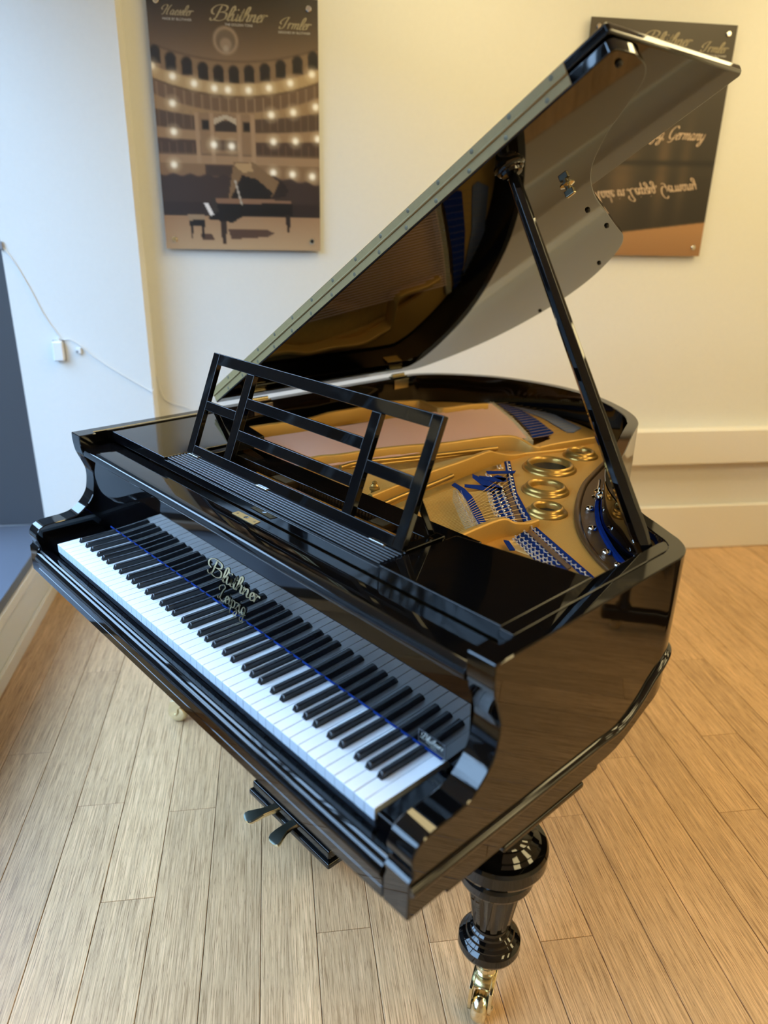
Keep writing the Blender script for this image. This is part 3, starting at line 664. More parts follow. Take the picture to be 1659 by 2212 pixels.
# brass lock plate on top of the fallboard
lp = [P(380+u/4.88, 1020+v/4.88, .9522)[:2] for u, v in ((590, 432), (660, 410), (890, 522), (815, 552))]
lpl = prism('lock_plate', [tuple(q) for q in lp], fXY, .9516, .9528, M['hinge'], fallb, 0.0003)
for u, v in ((652, 433), (828, 524)):
    q = P(380+u/4.88, 1020+v/4.88, .9528); lathe('lock_screw', [(.0028, 0), (.0028, .0005), (.002, .0008)], (q[0], q[1], .9528), M['hingescrew'], lpl if False else fallb, 12)
q = P(380+740/4.88, 1020+478/4.88, .9528); lathe('lock_bolt', [(.0055, 0), (.0055, .0006), (.003, .0008)], (q[0], q[1], .9528), M['chrome'], fallb, 16)

# ---- keyboard
kb = box('keyboard', -.003, 52*KW+.003, .012, .140, .661, .700, M['void'], piano)
names = 'ABCDEFG'
BLK = {'A': .0045, 'C': -.0035, 'D': .0035, 'F': -.0045, 'G': 0.0}     # black key right of this white, offset of its centre
BW = 0.0110
def wkey(key, first=False, last=False):
    """white key solid with notches for its neighbours; local origin front centre at the top"""
    w = KW/2-.0007; prev = names[(names.index(key)-1) % 7]
    l = -w; r = w
    if key in BLK and not last: r = KW/2+BLK[key]-BW/2-.0008
    if prev in BLK and not first: l = -KW/2+BLK[prev]+BW/2+.0008
    yb, ye = .0480, .165
    poly = [(-w, 0), (w, 0), (w, yb)] + ([(r, yb)] if r < w else []) + [(r, ye), (l, ye)] + ([(l, yb)] if l > -w else []) + [(-w, yb)]
    top = [(max(min(x, w-.0008), -w+.0008) if y < yb else x, y+(.0009 if y == 0 else 0), 0.0) for x, y in poly]
    n = len(poly); z1, z2 = -.0225, -.0395
    rings = [[(x, y, 0) for x, y, _ in top], [(x, y, -.0009) for x, y in poly], [(x, y, z1) for x, y in poly], [(x, y+(.0016 if y == 0 else 0), z1) for x, y in poly], [(x, y+(.0016 if y == 0 else 0), z2+.002) for x, y in poly], [(x*.94, y+(.003 if y == 0 else 0), z2) for x, y in poly]]
    V = [q for R_ in rings for q in R_]; Fc = []; MI = []
    for k in range(5):
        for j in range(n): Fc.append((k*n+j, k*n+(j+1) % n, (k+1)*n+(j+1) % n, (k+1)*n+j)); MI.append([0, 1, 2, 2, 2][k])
    # top face split in head and tail so the outline stays planar and clean
    Fc.append(tuple(range(n))); MI.append(0); Fc.append(tuple(range(5*n, 6*n))[::-1]); MI.append(2)
    return mesh('white_key', V, Fc, [M['ivory'], M['ivoryshade'], M['keybody']], None, MI)
def bkey():
    b, t, L0, L1, h = BW/2, .0046, 0.0, .108, .0118
    secs = [(0.0, b, 0.0, 0.0), ]
    V = []; Fc = []
    prof = lambda wb, wt, hh: [(-wb, 0), (wb, 0), (wb-.0003, .002), (wt+.0007, hh-.0014), (wt-.0006, hh-.0003), (wt-.0014, hh), (-wt+.0014, hh), (-wt+.0006, hh-.0003), (-wt-.0007, hh-.0014), (-wb+.0003, .002)]
    for y0, sl, hh, k in ((0.0, 0, h*.12, 1), (.0006, 0, h*.30, 1), (.0042, 0, h*.90, 1), (.0056, 0, h*.985, 1), (.0078, 0, h, 1), (L1, 0, h, 1)):
        f = min(1.0, hh/h); p = prof(b, t + (b-t)*(1-f)*.8, hh) 
        V += [(x, y0, max(z, 0) if hh > .003 else min(z, hh)) for x, z in p]
    n = 10
    for i in range(5):
        for j in range(n): Fc.append((i*n+j, i*n+(j+1) % n, (i+1)*n+(j+1) % n, (i+1)*n+j))
    Fc += [tuple(range(n))[::-1], tuple(range(5*n, 6*n))]
    return mesh('black_key', V, Fc, M['ebony'], 30)
cache = {}; bm_ = bkey()
for i in range(52):
    k = names[i % 7]; kk = (k, i == 0, i == 51)
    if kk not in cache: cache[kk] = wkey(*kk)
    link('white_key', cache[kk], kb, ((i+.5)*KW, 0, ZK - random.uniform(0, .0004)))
    if k in BLK and i < 51: link('black_key', bm_, kb, ((i+1)*KW+BLK[k], .0472, ZK-.0006))

# ---- music shelf, wings, desk
ZS = 0.980
shelf = box('music_shelf', .226, 1.000, .207, .286, .9525, ZS-.006, LQ, piano, .002)
NS = 8
for i in range(NS):
    y0 = .213+i*.0088
    prism('shelf_slat', [(y0, ZS-.006), (y0+.0075, ZS-.006), (y0+.0066, ZS-.0012), (y0+.0048, ZS), (y0+.0027, ZS), (y0+.0009, ZS-.0012)], fYZ, .230, .996, LQ, shelf, 0, 50)
prism('wing_panel', [(1.0015, .207), (1.272, .207), (1.272, .452), (1.003, .405)], fXY, .9525, ZS, LQ, piano, .0025, 30, 3)
prism('wing_panel', [(-.070, .207), (.2245, .207), (.2245, .50), (-.070, .56)], fXY, .9525, ZS, LQ, piano, .0025, 30, 3)
# prop ledge along the right rim
vv = [(1.276, .196), (1.3035, .196), (1.3035, .655), (1.298, .672), (1.288, .680), (1.278, .676), (1.276, .66)]
prism('inner_ledge', vv, fXY, .955, .9835, LQ, piano, .002, 30, 3)
box('inner_ledge', -.0765, -.072, .196, .56, .955, .9835, LQ, piano, .001)
# music desk, leaning back 22 degrees
TI = math.radians(22); DH, DZ = .272, .9795
desk = empty('music_desk', (.604, DH, DZ)); desk.parent = piano; desk.location = np.array([.604, DH, DZ])-WLOC[piano.name]
def bar(name, x0, x1, v0, v1, th=.014):
    f = lambda x, vv_, w_: (x, DH+vv_*math.sin(TI)+w_*math.cos(TI), DZ+vv_*math.cos(TI)-w_*math.sin(TI))
    V = [f(x, q, w_) for w_ in (0, th) for x, q in ((x0, v0), (x1, v0), (x1, v1), (x0, v1))]
    o = make(name, V, BF, LQ, desk, None); bev(o, .0018, 2); return o
X = [.217, .245, .376, .4065, .811, .838, .964, .990]
bar('bottom_rail', X[1]-.0005, X[6]+.0005, 0, .024); bar('top_rail', X[1]-.0005, X[6]+.0005, .228, .255)
bar('stile', X[0], X[1], 0, .255); bar('stile', X[2], X[3], .0235, .2285); bar('stile', X[4], X[5], .0235, .2285); bar('stile', X[6], X[7], 0, .255)
bar('short_rail', X[1]-.0005, X[2]+.0005, .114, .137); bar('short_rail', X[5]-.0005, X[6]+.0005, .1115, .137)
bar('long_rail', X[3]-.0005, X[4]+.0005, .150, .1745); bar('long_rail', X[3]-.0005, X[4]+.0005, .0745, .0985)
for x in (.262, .555, .93): box('desk_hinge', x-.02, x+.02, DH-.007, DH+.003, DZ-.0005, DZ+.003, M['chrome'], desk, .001)
def strut3(name, a, b, w, mat, parent, b_=.002):
    v_, f_ = sweep_data([a, b], [(-w/2, -w/2), (w/2, -w/2), (w/2, w/2), (-w/2, w/2)], (0, 0, 1)); o = make(name, v_, f_, mat, parent, None); bev(o, b_, 2); return o
for x in (.262, .955):
    top = np.array([x, DH+.115*math.sin(TI)+.020, DZ+.115*math.cos(TI)-.006])
    strut3('desk_support', top, np.array([x+.016, DH+.098, DZ+.001]), .012, LQ, desk)
for x in (.252, .975): box('shelf_slide', x-.012, x+.012, .286, .392, .962, .977, LQ, piano, .002)

# ---- iron plate, soundboard and strings
ZP = 0.884
g = lambda u, v: (880+u/5.184, 840+v/5.184)
h = lambda u, v: (1080+u/5.184, 860+v/5.184)
c6 = lambda u, v: (480+u/3.456, 880+v/3.456)
def onz(lst, fn, z): return [P(*fn(*q), z) for q in lst]
INP = [q for q in offset(OUT, 0.040) if q[1] > .30]
poly = [tuple(q) for q in INP[::2]]
# soundboard
vv, ff = prism_data(poly, fXY, .840, .852); make('soundboard', vv, ff, M['board'], piano, None)
# plate: web along the hitch side and tail; the string field stays open over the soundboard
hole = [P(*q, ZP)[:2] for q in [g(1290, 1480), g(1130, 1390), g(960, 1150), g(900, 1060), g(880, 960), g(1050, 860), g(1060, 740), g(1400, 640), g(1600, 560), g(1560, 470), g(1350, 330), g(1120, 215)]]
hole += [np.array(q) for q in [(.22, 1.50), (.12, 1.40), (.02, 1.22), (-.03, 1.0), (-.04, .60), (.10, .46), (.60, .46), (.84, .50), (.92, .60)]]
bm = bmesh.new()
def loop(pts, z):
    vs_ = [bm.verts.new((float(q[0]), float(q[1]), z)) for q in pts]
    return vs_, [bm.edges.new((vs_[i], vs_[(i+1) % len(vs_)])) for i in range(len(vs_))]
_, e1 = loop(poly, ZP); _, e2 = loop(hole, ZP)
bmesh.ops.triangle_fill(bm, use_beauty=True, use_dissolve=False, edges=e1+e2)
ext = bmesh.ops.extrude_face_region(bm, geom=list(bm.faces)); bmesh.ops.translate(bm, vec=(0, 0, -.014), verts=[q for q in ext['geom'] if isinstance(q, bmesh.types.BMVert)])
bmesh.ops.recalc_face_normals(bm, faces=bm.faces)
me = bpy.data.meshes.new('iron_plate'); bm.to_mesh(me); bm.free(); me.materials.append(M['gold'])
plate = link('iron_plate', me, piano, (0, 0, 0))
# struts (ribs standing on the plate)
def rib(name, px, z=.932, th=.016, zb=ZP-.002, mat='gold', taper=None):
    pts_ = cat([P(q[0], q[1], q[2] if len(q) > 2 else z) for q in px], 4); V = []; Fc = []
    path = [np.array(q[:2]) for q in pts_]; L = offset(path, th/2); R_ = offset(path, -th/2); n = len(path); e = .004
    for i in range(n):
        zz = pts_[i][2]
        d_ = (L[i]-R_[i])/np.linalg.norm(L[i]-R_[i])
        for q, k in ((L[i], zb), (L[i], zz-e), (L[i]-d_*e*.4, zz-e*.3), (L[i]-d_*e*1.2, zz), (R_[i]+d_*e*1.2, zz), (R_[i]+d_*e*.4, zz-e*.3), (R_[i], zz-e), (R_[i], zb)): V.append((q[0], q[1], k))
    for i in range(n-1):
        for j in range(8): Fc.append((i*8+j, i*8+(j+1) % 8, (i+1)*8+(j+1) % 8, (i+1)*8+j))
    Fc += [tuple(range(8)), tuple(range((n-1)*8, n*8))]
    return make(name, V, Fc, M[mat], plate, 50)
rib('plate_strut', [(1160, 1121, .901), (1136, 1128, .903), (1111.5, 1127, .915), (1088, 1118, .928), (1050, 1129), (986, 1156), (930, 1180)], z=.930)
rib('plate_ridge', [(1262, 963), (1190, 972), (1125, 978)], z=.893, th=.008)
rib('plate_strut', [(1129, 978, .893), (1105, 981, .899), (1084.5, 979, .910), (1066, 975, .922), (1050, 974), (996, 994), (930, 1016), (870, 1040), (800, 1068)], z=.930)
rib('plate_ridge', [h(1055, 432), h(650, 495), h(440, 540)], z=.905, th=.012)
rib('plate_strut', [(*h(450, 540), .904), (*h(360, 525), .908), (*g(1300, 570), .918), (*g(1180, 522), .928), g(1000, 522), g(700, 560), g(400, 600), (880, 961), (800, 970), (735, 980), (690, 984), (650, 994)], z=.930)
rib('plate_strut', [g(900, 160), g(700, 170), g(400, 205), g(280, 178), g(150, 128), (880, 865), (830, 868), (770, 880), (711, 890), (665, 903), (590, 914), (520, 924)], z=.925)
rib('plate_strut', [(862, 902), (795, 924), (735, 952), (688, 976)], z=.905, th=.020)
def rod(px, z, r):
    pts_ = cat([P(u, v, z) for u, v in px], 4); v_, f_ = sweep_data(pts_, circ(r, 10)); make('plate_bar', v_, f_, M['goldrim'], plate, 60)
rod([(1074, 968), (960, 981), (860, 991), (778, 999), (735, 1010)], .925, .0065); rod([(1070, 972), (960, 987), (860, 998), (790, 1006), (735, 1011)], .917, .005)
rod([(977, 1028), (930, 1048), (870, 1071), (826, 1090)], .922, .0065)
# raised collars round the sound holes
for u, v, rr in ((h(557, 740), 0, .056), (h(512, 985), 0, .042), (h(532, 1225), 0, .030), (h(905, 600), 0, .032)):
    q = P(u[0], u[1], .897); k = rr
    prof = [(k+.020, -.001), (k+.019, .004), (k+.0145, .008), (k+.012, .0095), (k+.011, .012), (k+.008, .0165), (k+.004, .018), (k, .0165), (k-.003, .012), (k-.0045, .001)]
    lathe('sound_hole_collar', prof, (q[0], q[1], ZP), M['goldrim'], plate, 48)
    lathe('sound_hole_bed', [(k-.004, 0), (k-.0045, .001)], (q[0], q[1], ZP+.0005), M['gold' if rr == .042 else 'void'], plate, 40)
# moulded edge and dark flange at the treble rim, with screws and blue felt
edge = [h(1190, 700), h(1060, 830), h(950, 950), h(890, 1090), h(862, 1250), h(880, 1420), h(950, 1590), h(1090, 1780), h(1250, 1935), h(1380, 2050)]
ep = cat([P(*q, ZP+.006) for q in edge], 5)
v_, f_ = sweep_data(ep, [(-.010, -.006), (.006, -.006), (.006, .0), (.003, .003), (-.001, .0035), (-.006, .001), (-.010, -.003)]); make('plate_edge_bead', v_, f_, M['bronze'], plate, 60)
fl = cat([P(*q, ZP+.003) for q in edge], 3); rimside = [h(1220, 900), h(1150, 1040), h(1095, 1150), h(1080, 1230), h(1100, 1370), h(1140, 1490), h(1245, 1680), h(1370, 1840), h(1480, 1960), h(1560, 2040)]
fr = cat([P(*q, ZP+.003) for q in rimside], 3)
V = [q for q in fl]+[q for q in fr]; n = len(fl); Fc = [(i, i+1, n+i+1, n+i) for i in range(n-1)]; make('plate_flange', V, Fc, M['bronze'], plate, 30)
v_, f_ = sweep_data(cat([P(*q, ZP+.007) for q in [h(1108, 1130), h(1082, 1200), h(1085, 1300), h(1100, 1390), h(1140, 1500), h(1245, 1690), h(1370, 1850), h(1450, 1930)]], 4), [(-.004, -.005), (.004, -.005), (.004, .006), (-.004, .006)]); make('rim_felt', v_, f_, M['felt'], plate, 30)
for u, v in ((1003, 1240), (1033, 1462), (1193, 1730), (1330, 1880)):
    q = P(*h(u, v), ZP+.006); lathe('plate_screw', [(.011, 0), (.011, .002), (.0095, .006), (.006, .009), (.002, .010)], (q[0], q[1], ZP+.004), M['chrome'], plate, 20)
q = P(*h(1090, 1110), ZP+.02)
lathe('lid_lock_knob', [(.005, 0), (.005, .012), (.013, .014), (.014, .018), (.008, .021), (.006, .028), (.010, .030), (.010, .034), (.004, .038), (.003, .062), (.001, .064)], (q[0], q[1], ZP+.004), M['chrome'], plate, 20)
q2 = P(*h(1150, 1090), ZP+.03); lathe('lid_lock_wheel', [(.002, -.012), (.004, -.01), (.014, -.003), (.014, .003), (.004, .008), (.004, .028), (.001, .030)], q2, M['chrome'], plate, 20, axis=(.8, .5, 0))
q = P(*c6(1138, 600), .93); lathe('plate_post', [(.011, -.046), (.0095, -.006), (.013, -.004), (.013, 0), (.009, .002), (.010, .006), (.006, .010), (.007, .014), (.002, .018)], q, M['goldrim'], plate, 18)
# bridges, felts, hitch pins
ZB = ZP+.008
def pad(name, pts_, mat, z=ZP+.0015, th=.002, par=None):
    prism(name, [tuple(P(*q, z)[:2]) for q in pts_], fXY, z-th, z+.0008, M[mat], par or plate, 0, None)
pad('hitch_felt', [h(330, 1440), h(400, 1440), h(1060, 2010), h(980, 2040)], 'felt')
pad('hitch_felt', [h(270, 1480), h(800, 1960), h(560, 1960), h(150, 1590)], 'felt')
pad('hitch_felt', [g(1085, 810), g(1150, 810), g(1225, 1160), g(1390, 1470), g(1300, 1490), g(1170, 1260)], 'felt')
pad('hitch_felt', [g(880, 1130), g(1060, 1120), g(1240, 1480), g(1000, 1480)], 'felt')
pad('damping_felt', [h(40, 1590), h(100, 1600), h(170, 1700), h(110, 1700)], 'felt', z=ZP+.010)
pad('brown_strip', [h(300, 1500), h(335, 1475), h(800, 1895), h(755, 1915)], 'woodstrip', z=ZP+.004)
pad('brown_strip', [g(1075, 1080), g(1120, 1075), g(1290, 1480), g(1220, 1490)], 'woodstrip', z=ZP+.004)
for s_ in ([g(495, 1078), g(530, 1052), g(640, 1118), g(725, 1205), g(795, 1330), g(880, 1490), g(800, 1520), g(735, 1400), g(655, 1230), g(580, 1140)],
           [g(640, 1070), g(870, 1085), g(1065, 1112), g(1055, 1140), g(900, 1143), g(640, 1098)], [g(728, 955), g(900, 1030), g(1070, 1110), g(1040, 1140), g(860, 1098), g(728, 992)],
           [g(800, 975), g(1110, 1000), g(1110, 1036), g(960, 1040), g(820, 1005)], [g(880, 922), g(1215, 918), g(1195, 946), g(900, 952)], [g(1010, 965), g(1110, 1005), g(1080, 1040), g(960, 985)]):
    pad('woven_felt', s_, 'felt', z=ZP+.012, th=.001)
pad('tail_felt', [g(1000, 160), g(1080, 165), g(1250, 225), g(1450, 340), g(1640, 488), g(1570, 525), g(1400, 545), g(1365, 470), g(1200, 300)], 'felt', z=ZP+.006)
pad('tail_felt', [h(30, 45), h(180, 35), h(500, 130), h(910, 335), h(830, 382), h(750, 380), h(480, 222), h(200, 112)], 'greyfelt', z=ZP+.003)
pins = Batch()
def prow(px, n, z=ZP+.001, hh=.011, r=.0017):
    line = cat([P(*q, z+hh*.6) for q in px], 6); L_ = np.array(line); seg = np.r_[0, np.cumsum(np.linalg.norm(np.diff(L_, axis=0), axis=1))]
    for t in np.linspace(0, seg[-1], n):
        q = np.array([np.interp(t, seg, L_[:, k]) for k in range(3)]); q[2] = z
        pins.add(*lathe_data([(r, 0), (r, hh*.8), (r*1.5, hh*.82), (r*1.5, hh), (r*.6, hh*1.05)], 6, (-.25, -.1, 1), q))
        pins.add(*sweep_data([q+np.array([-.0005, -.001, hh*.35]), q+np.array([.002, -.003, hh*.45]), q+np.array([.0045, -.002, hh*.4]), q+np.array([.006, .0015, hh*.25])], circ(.0014, 5)))
prow([h(365, 1450), h(550, 1622), h(750, 1800), h(965, 1965)], 15)
for k, (a_, b_) in enumerate((((285, 1502), (640, 1840)), ((235, 1545), (585, 1850)), ((185, 1560), (540, 1850)), ((160, 1590), (500, 1860)))): prow([h(*a_), h(*b_)], 9)
prow([g(1125, 830), g(1150, 960), g(1200, 1190), g(1270, 1340), g(1345, 1460)], 17)
prow([g(1040, 1080), g(1075, 1180), g(1130, 1310), g(1205, 1470)], 10); prow([g(985, 1130), g(1010, 1190), g(1065, 1330), g(1140, 1480)], 9); prow([g(920, 1150), g(950, 1240), g(1000, 1370), g(1080, 1490)], 9); prow([g(905, 1155), g(930, 1270), g(980, 1400)], 7)
prow([g(1015, 875), g(1050, 870)], 2); prow([g(890, 965), g(920, 960)], 2)
pins.build('hitch_pins', M['pin'], plate)['kind'] = 'stuff'
bp_ = Batch()
def brow(px, n, z, w=.010):
    line = np.array(cat([P(*q, z) for q in px], 6)); seg = np.r_[0, np.cumsum(np.linalg.norm(np.diff(line, axis=0), axis=1))]
    tdir = line[-1]-line[0]; tdir /= np.linalg.norm(tdir); nd = np.array([-tdir[1], tdir[0], 0])
    for t in np.linspace(0, seg[-1], n):
        q = np.array([np.interp(t, seg, line[:, k]) for k in range(3)])
        for s_ in (-1, 1): bp_.add(*lathe_data([(.0014, 0), (.0014, .006), (.0006, .0075)], 6, None, q+nd*w*.5*s_+tdir*.002*s_))
    return line, nd
def bridge(px, z, w, mat='woodstrip'):
    v_, f_ = sweep_data(cat([P(*q, z) for q in px], 6), [(-w/2, -.03), (w/2, -.03), (w/2, 0), (-w/2, 0)]); make('bridge', v_, f_, M[mat], plate, 30)
bridge([g(560, 1130), g(590, 1195), g(660, 1350), g(770, 1540), g(860, 1640)], ZP+.006, .022, 'bridgecap'); brow([g(575, 1170), g(650, 1345), g(765, 1530)], 24, ZP+.006)
bridge([g(930, 155), g(1000, 210), g(1150, 335), g(1290, 480), g(1370, 580)], ZP+.010, .024, 'bridgecap'); brow([g(945, 165), g(1150, 335), g(1355, 560)], 30, ZP+.010)
bp_.build('bridge_pins', M['pin'], plate)['kind'] = 'stuff'
# strings
def strings(name, a, b, n, r, mat, z=ZP+.014, zb=None):
    B = Batch(); A_ = np.array(cat([P(*q, z) for q in a], 6)); B_ = np.array(cat([P(*q, zb or z) for q in b], 6))
    def smp(L_, t):
        s_ = np.r_[0, np.cumsum(np.linalg.norm(np.diff(L_, axis=0), axis=1))]; return np.array([np.interp(t*s_[-1], s_, L_[:, k]) for k in range(3)])
    for i in range(n):
        t = i/(n-1); B.add(*sweep_data([smp(A_, t), smp(B_, t)], circ(r, 5), cap=False))
    o = B.build(name, M[mat], plate); o['kind'] = 'stuff'
# copper-wound bass strings: from the tail bridge to the front
strings('bass_strings', [g(945, 168), g(1150, 340), g(1330, 545)], [(470, 962), (560, 992), (668, 1012)], 36, .0019, 'copper', z=ZP+.022)
strings('bass_string_ends', [g(945, 168), g(1150, 340), g(1355, 560)], [h(180, 45), h(500, 140), h(870, 350)], 16, .0005, 'oldpin', z=ZP+.018, zb=ZP+.012)
# plain strings of the tenor and treble
strings('tenor_strings', [g(1060, 745), g(880, 690), g(560, 800)], [(690, 1040), (740, 1075), (790, 1100)], 34, .0008, 'steel', z=ZP+.010)
strings('treble_strings', [g(560, 1100), g(600, 1200), g(660, 1350), g(780, 1560)], [(830, 1110), (860, 1130), (890, 1150), (930, 1180)], 36, .0007, 'steel', z=ZP+.012)
strings('treble_string_ends', [g(575, 1170), g(650, 1345), g(780, 1560)], [g(910, 1140), g(960, 1290), g(1020, 1450)], 36, .0006, 'steel', z=ZP+.012, zb=ZP+.006)
strings('aliquot_strings', [g(640, 1290), g(740, 1400), g(810, 1500)], [g(1150, 930), g(1215, 1200), g(1340, 1450)], 12, .0007, 'steel', z=ZP+.020, zb=ZP+.008)
strings('top_string_ends', [h(60, 1600), h(130, 1690)], [h(165, 1585), h(330, 1760)], 16, .0007, 'steel', z=ZP+.010, zb=ZP+.006)
# tuning pin field and action rail in front
box('pin_block', XL+.05, XR-.06, .300, .475, .872, .900, M['bronze'], piano, .002)
tp = Batch()
for k, (x0, x1) in enumerate(((.10, .36), (.44, .73), (.79, .98), (1.0, 1.2))):
    n = int((x1-x0)/.0105)
    for j in range(3):
        for i in range(n):
            x = x0+(x1-x0)*i/n+.0035*j; y = .322+.018*j
            tp.add(*lathe_data([(.0031, 0), (.0031, .008), (.0046, .009), (.0046, .010), (.0038, .0115), (.0046, .013), (.0038, .0145), (.0046, .016), (.0033, .018), (.0033, .030), (.002, .031)], 7, (0, -.10, 1), (x, y, .898)))
tp.build('tuning_pins', M['oldpin'], piano)['kind'] = 'stuff'
box('plate_bridge', .365, .435, .306, .395, .900, .922, M['gold'], piano, .006, 3); box('plate_bridge', .735, .785, .306, .395, .900, .922, M['gold'], piano, .006, 3)
box('damper_rail', .06, 1.20, .405, .432, .900, .948, LQ, piano, .002)
dmp = Batch()
box('damper_board', .06, .99, .434, .500, .925, .934, LQ, piano, .002)

# ---- lid and folded front flap
TH = math.radians(32.4); HX, HZ = -.118, .992
def lidp(D, y, n): return np.array([HX+D*math.cos(TH)-n*math.sin(TH), y, HZ+D*math.sin(TH)+n*math.cos(TH)])
YH, LT = .556, .021
lo = offset(OUT, -.014); LO = [(q[0]-HX, q[1]) for q in lo if q[1] > .45]
iL = [q for q in LO if q[1] > YH+.004]
# left straight edge starts at the hinge side, right end is cut square with a small radius
right = [(1.474, YH+.06), (1.474, YH+.012), (1.470, YH+.003), (1.462, YH)]
lidpoly = [(.008, YH), ] + [(max(q[0], .008), q[1]) for q in iL if q[0] < 1.468 or q[1] > .66] + right[0:]
ded = [lidpoly[0]]
for q in lidpoly[1:]:
    if np.hypot(q[0]-ded[-1][0], q[1]-ded[-1][1]) > .002: ded.append(q)
lidpoly = ded
lid = prism('lid', lidpoly, lambda p_, a_: lidp(p_[0], p_[1], a_), 0.0, LT, LQ, piano, .0025, 30, 3)
FY1, FT = 1.030, .020
fp = [(.008, YH), (1.477, YH), (1.477, FY1-.012), (1.470, FY1), (.008, FY1)]
flap = prism('front_flap', fp, lambda p_, a_: lidp(p_[0], p_[1], a_), LT+.0045, LT+.0045+FT, LQ, lid, .006, 30, 4)
def lbar(name, D0, D1, n0, n1, y0, y1, mat, b=.0004):
    V = [lidp(D_, y_, n_) for n_ in (n0, n1) for D_, y_ in ((D0, y0), (D1, y0), (D1, y1), (D0, y1))]
    o = make(name, V, BF, mat, lid, None); 
    if b: bev(o, b, 2)
    return o
HE = 1.392
lbar('hinge_leaf', .012, HE, .0035, LT-.0005, YH-.0017, YH+.001, M['hinge']); lbar('hinge_leaf', .012, HE, LT+.005, LT+FT+.0005, YH-.0017, YH+.001, M['hinge'])
v_, f_ = sweep_data([lidp(.012, YH-.0022, LT+.0022), lidp(HE, YH-.0022, LT+.0022)], circ(.0028, 10), (0, 1, 0)); make('hinge_barrel', v_, f_, M['hinge'], lid, 60)
for i in range(15):
    for n_, sh in ((.0100, .020), (LT+.0145, 0)):
        D_ = HE-.028-sh-i*.0955
        if D_ < .03: continue
        q = lidp(D_, YH-.0012, n_); so = lathe('hinge_screw', [(.0046, 0), (.0046, .0007), (.0036, .0012)], q, M['hingescrew'], lid, 14, axis=(0, -1, 0))
# rubber buffers, lock and prop socket on the underside
dn = -np.array([-math.sin(TH), 0, math.cos(TH)])
for D_, y_ in ((1.057, 1.072), (.990, 1.255), (.784, 1.520), (1.452, .600), (.45, 1.635)):
    lathe('rubber_buffer', [(.006, -.001), (.006, .003), (.004, .006)], lidp(D_, y_, 0), M['void'], lid, 14, axis=dn)
q = lidp(1.147, .868, 0); lathe('lid_latch', [(.016, 0), (.016, .0015), (.012, .003), (.007, .005), (.007, .012)], q, M['brass'], lid, 20, axis=dn)
o = lbar('latch_tongue', 1.135, 1.159, -.026, -.010, .862, .872, M['brass'], .003)
CUP = lidp(1.190, .624, 0)
lathe('prop_socket', [(.030, 0), (.030, .003), (.026, .006), (.025, .010), (.021, .012), (.020, .017), (.010, .018)], CUP, LQ, lid, 32, axis=dn)
# lid hinges on the straight side
for y_ in (.70, 1.30):
    hb = box('lid_hinge', XL+.004, XL+.028, y_-.035, y_+.035, ZT, ZT+.004, M['brass'], piano, .001)
    box('lid_hinge_plate', XL+.0325, XL+.036, y_-.035, y_+.035, ZT-.040, ZT-.006, M['brass'], piano, .001)
    v_, f_ = sweep_data([(HX+.022, y_-.03, ZT+.007), (HX+.022, y_+.03, ZT+.007)], circ(.005, 10)); make('lid_hinge_barrel', v_, f_, M['brass'], hb, 60)
# ---- prop stick
PB = np.array([1.262, .652, .957]); PT = CUP + dn*.016
ax = PT-PB
def oct_(w_, d_): c_ = .32; return [(-w_, -d_*c_), (-w_*c_, -d_), (w_*c_, -d_), (w_, -d_*c_), (w_, d_*c_), (w_*c_, d_), (-w_*c_, d_), (-w_, d_*c_)]
stations = [0, .03, .06, .5, .93, .985, 1.0]; sc_ = [1.0, 1.0, 1.12, .95, .78, .70, .45]
v_, f_ = sweep_data([PB+ax*s_ for s_ in stations], oct_(.0160, .0160), (0, 1, 0), scale=sc_)
prop = make('prop_stick', v_, f_, LQ, piano, 25); bev(prop, .0012, 2, 20)
box('prop_bracket', 1.246, 1.275, .630, .674, .935, .958, LQ, piano, .003)
lathe('prop_pivot', [(.004, -.02), (.006, -.018), (.006, .018), (.004, .02)], PB+np.array([0, 0, -.004]), M['chrome'], piano, 14, axis=(0, 1, 0))

# ---- legs with fluted shafts and brass casters
def flute(r, h_, th):
    if .246 < h_ < .356:
        a_ = (th*12/(2*math.pi)) % 1.0; k = max(0.0, 1-((a_-.5)/.30)**2); e_ = min(1.0, (h_-.246)/.012, (.356-h_)/.012); return r-.0048*k*e_
    return r
LEGP = [(.018, .108), (.030, .110), (.036, .116), (.052, .122), (.061, .128), (.063, .134), (.062, .150), (.058, .155), (.055, .158), (.055, .163), (.049, .168), (.047, .173), (.041, .178), (.040, .184), (.036, .188), (.0355, .196), (.0375, .2), (.0385, .206), (.041, .22), (.0455, .26), (.0505, .30), (.0535, .325), (.0545, .334), (.057, .338), (.071, .341), (.073, .346), (.073, .362), (.069, .368), (.062, .371), (.061, .377), (.066, .380), (.064, .385), (.074, .389), (.090, .393), (.093, .399), (.093, .424), (.089, .431), (.078, .434), (.072, .439), (.073, .446), (.066, .452), (.060, .458), (.061, .466), (.053, .473), (.047, .482), (.048, .495), (.056, .503), (.060, .512), (.060, .5305)]
_zo, _zn = [.108, .150, .335, .43, .5305], [.155, .196, .356, .452, .5305]
LEGP = [(r, float(np.interp(z, _zo, _zn))) for r, z in LEGP]
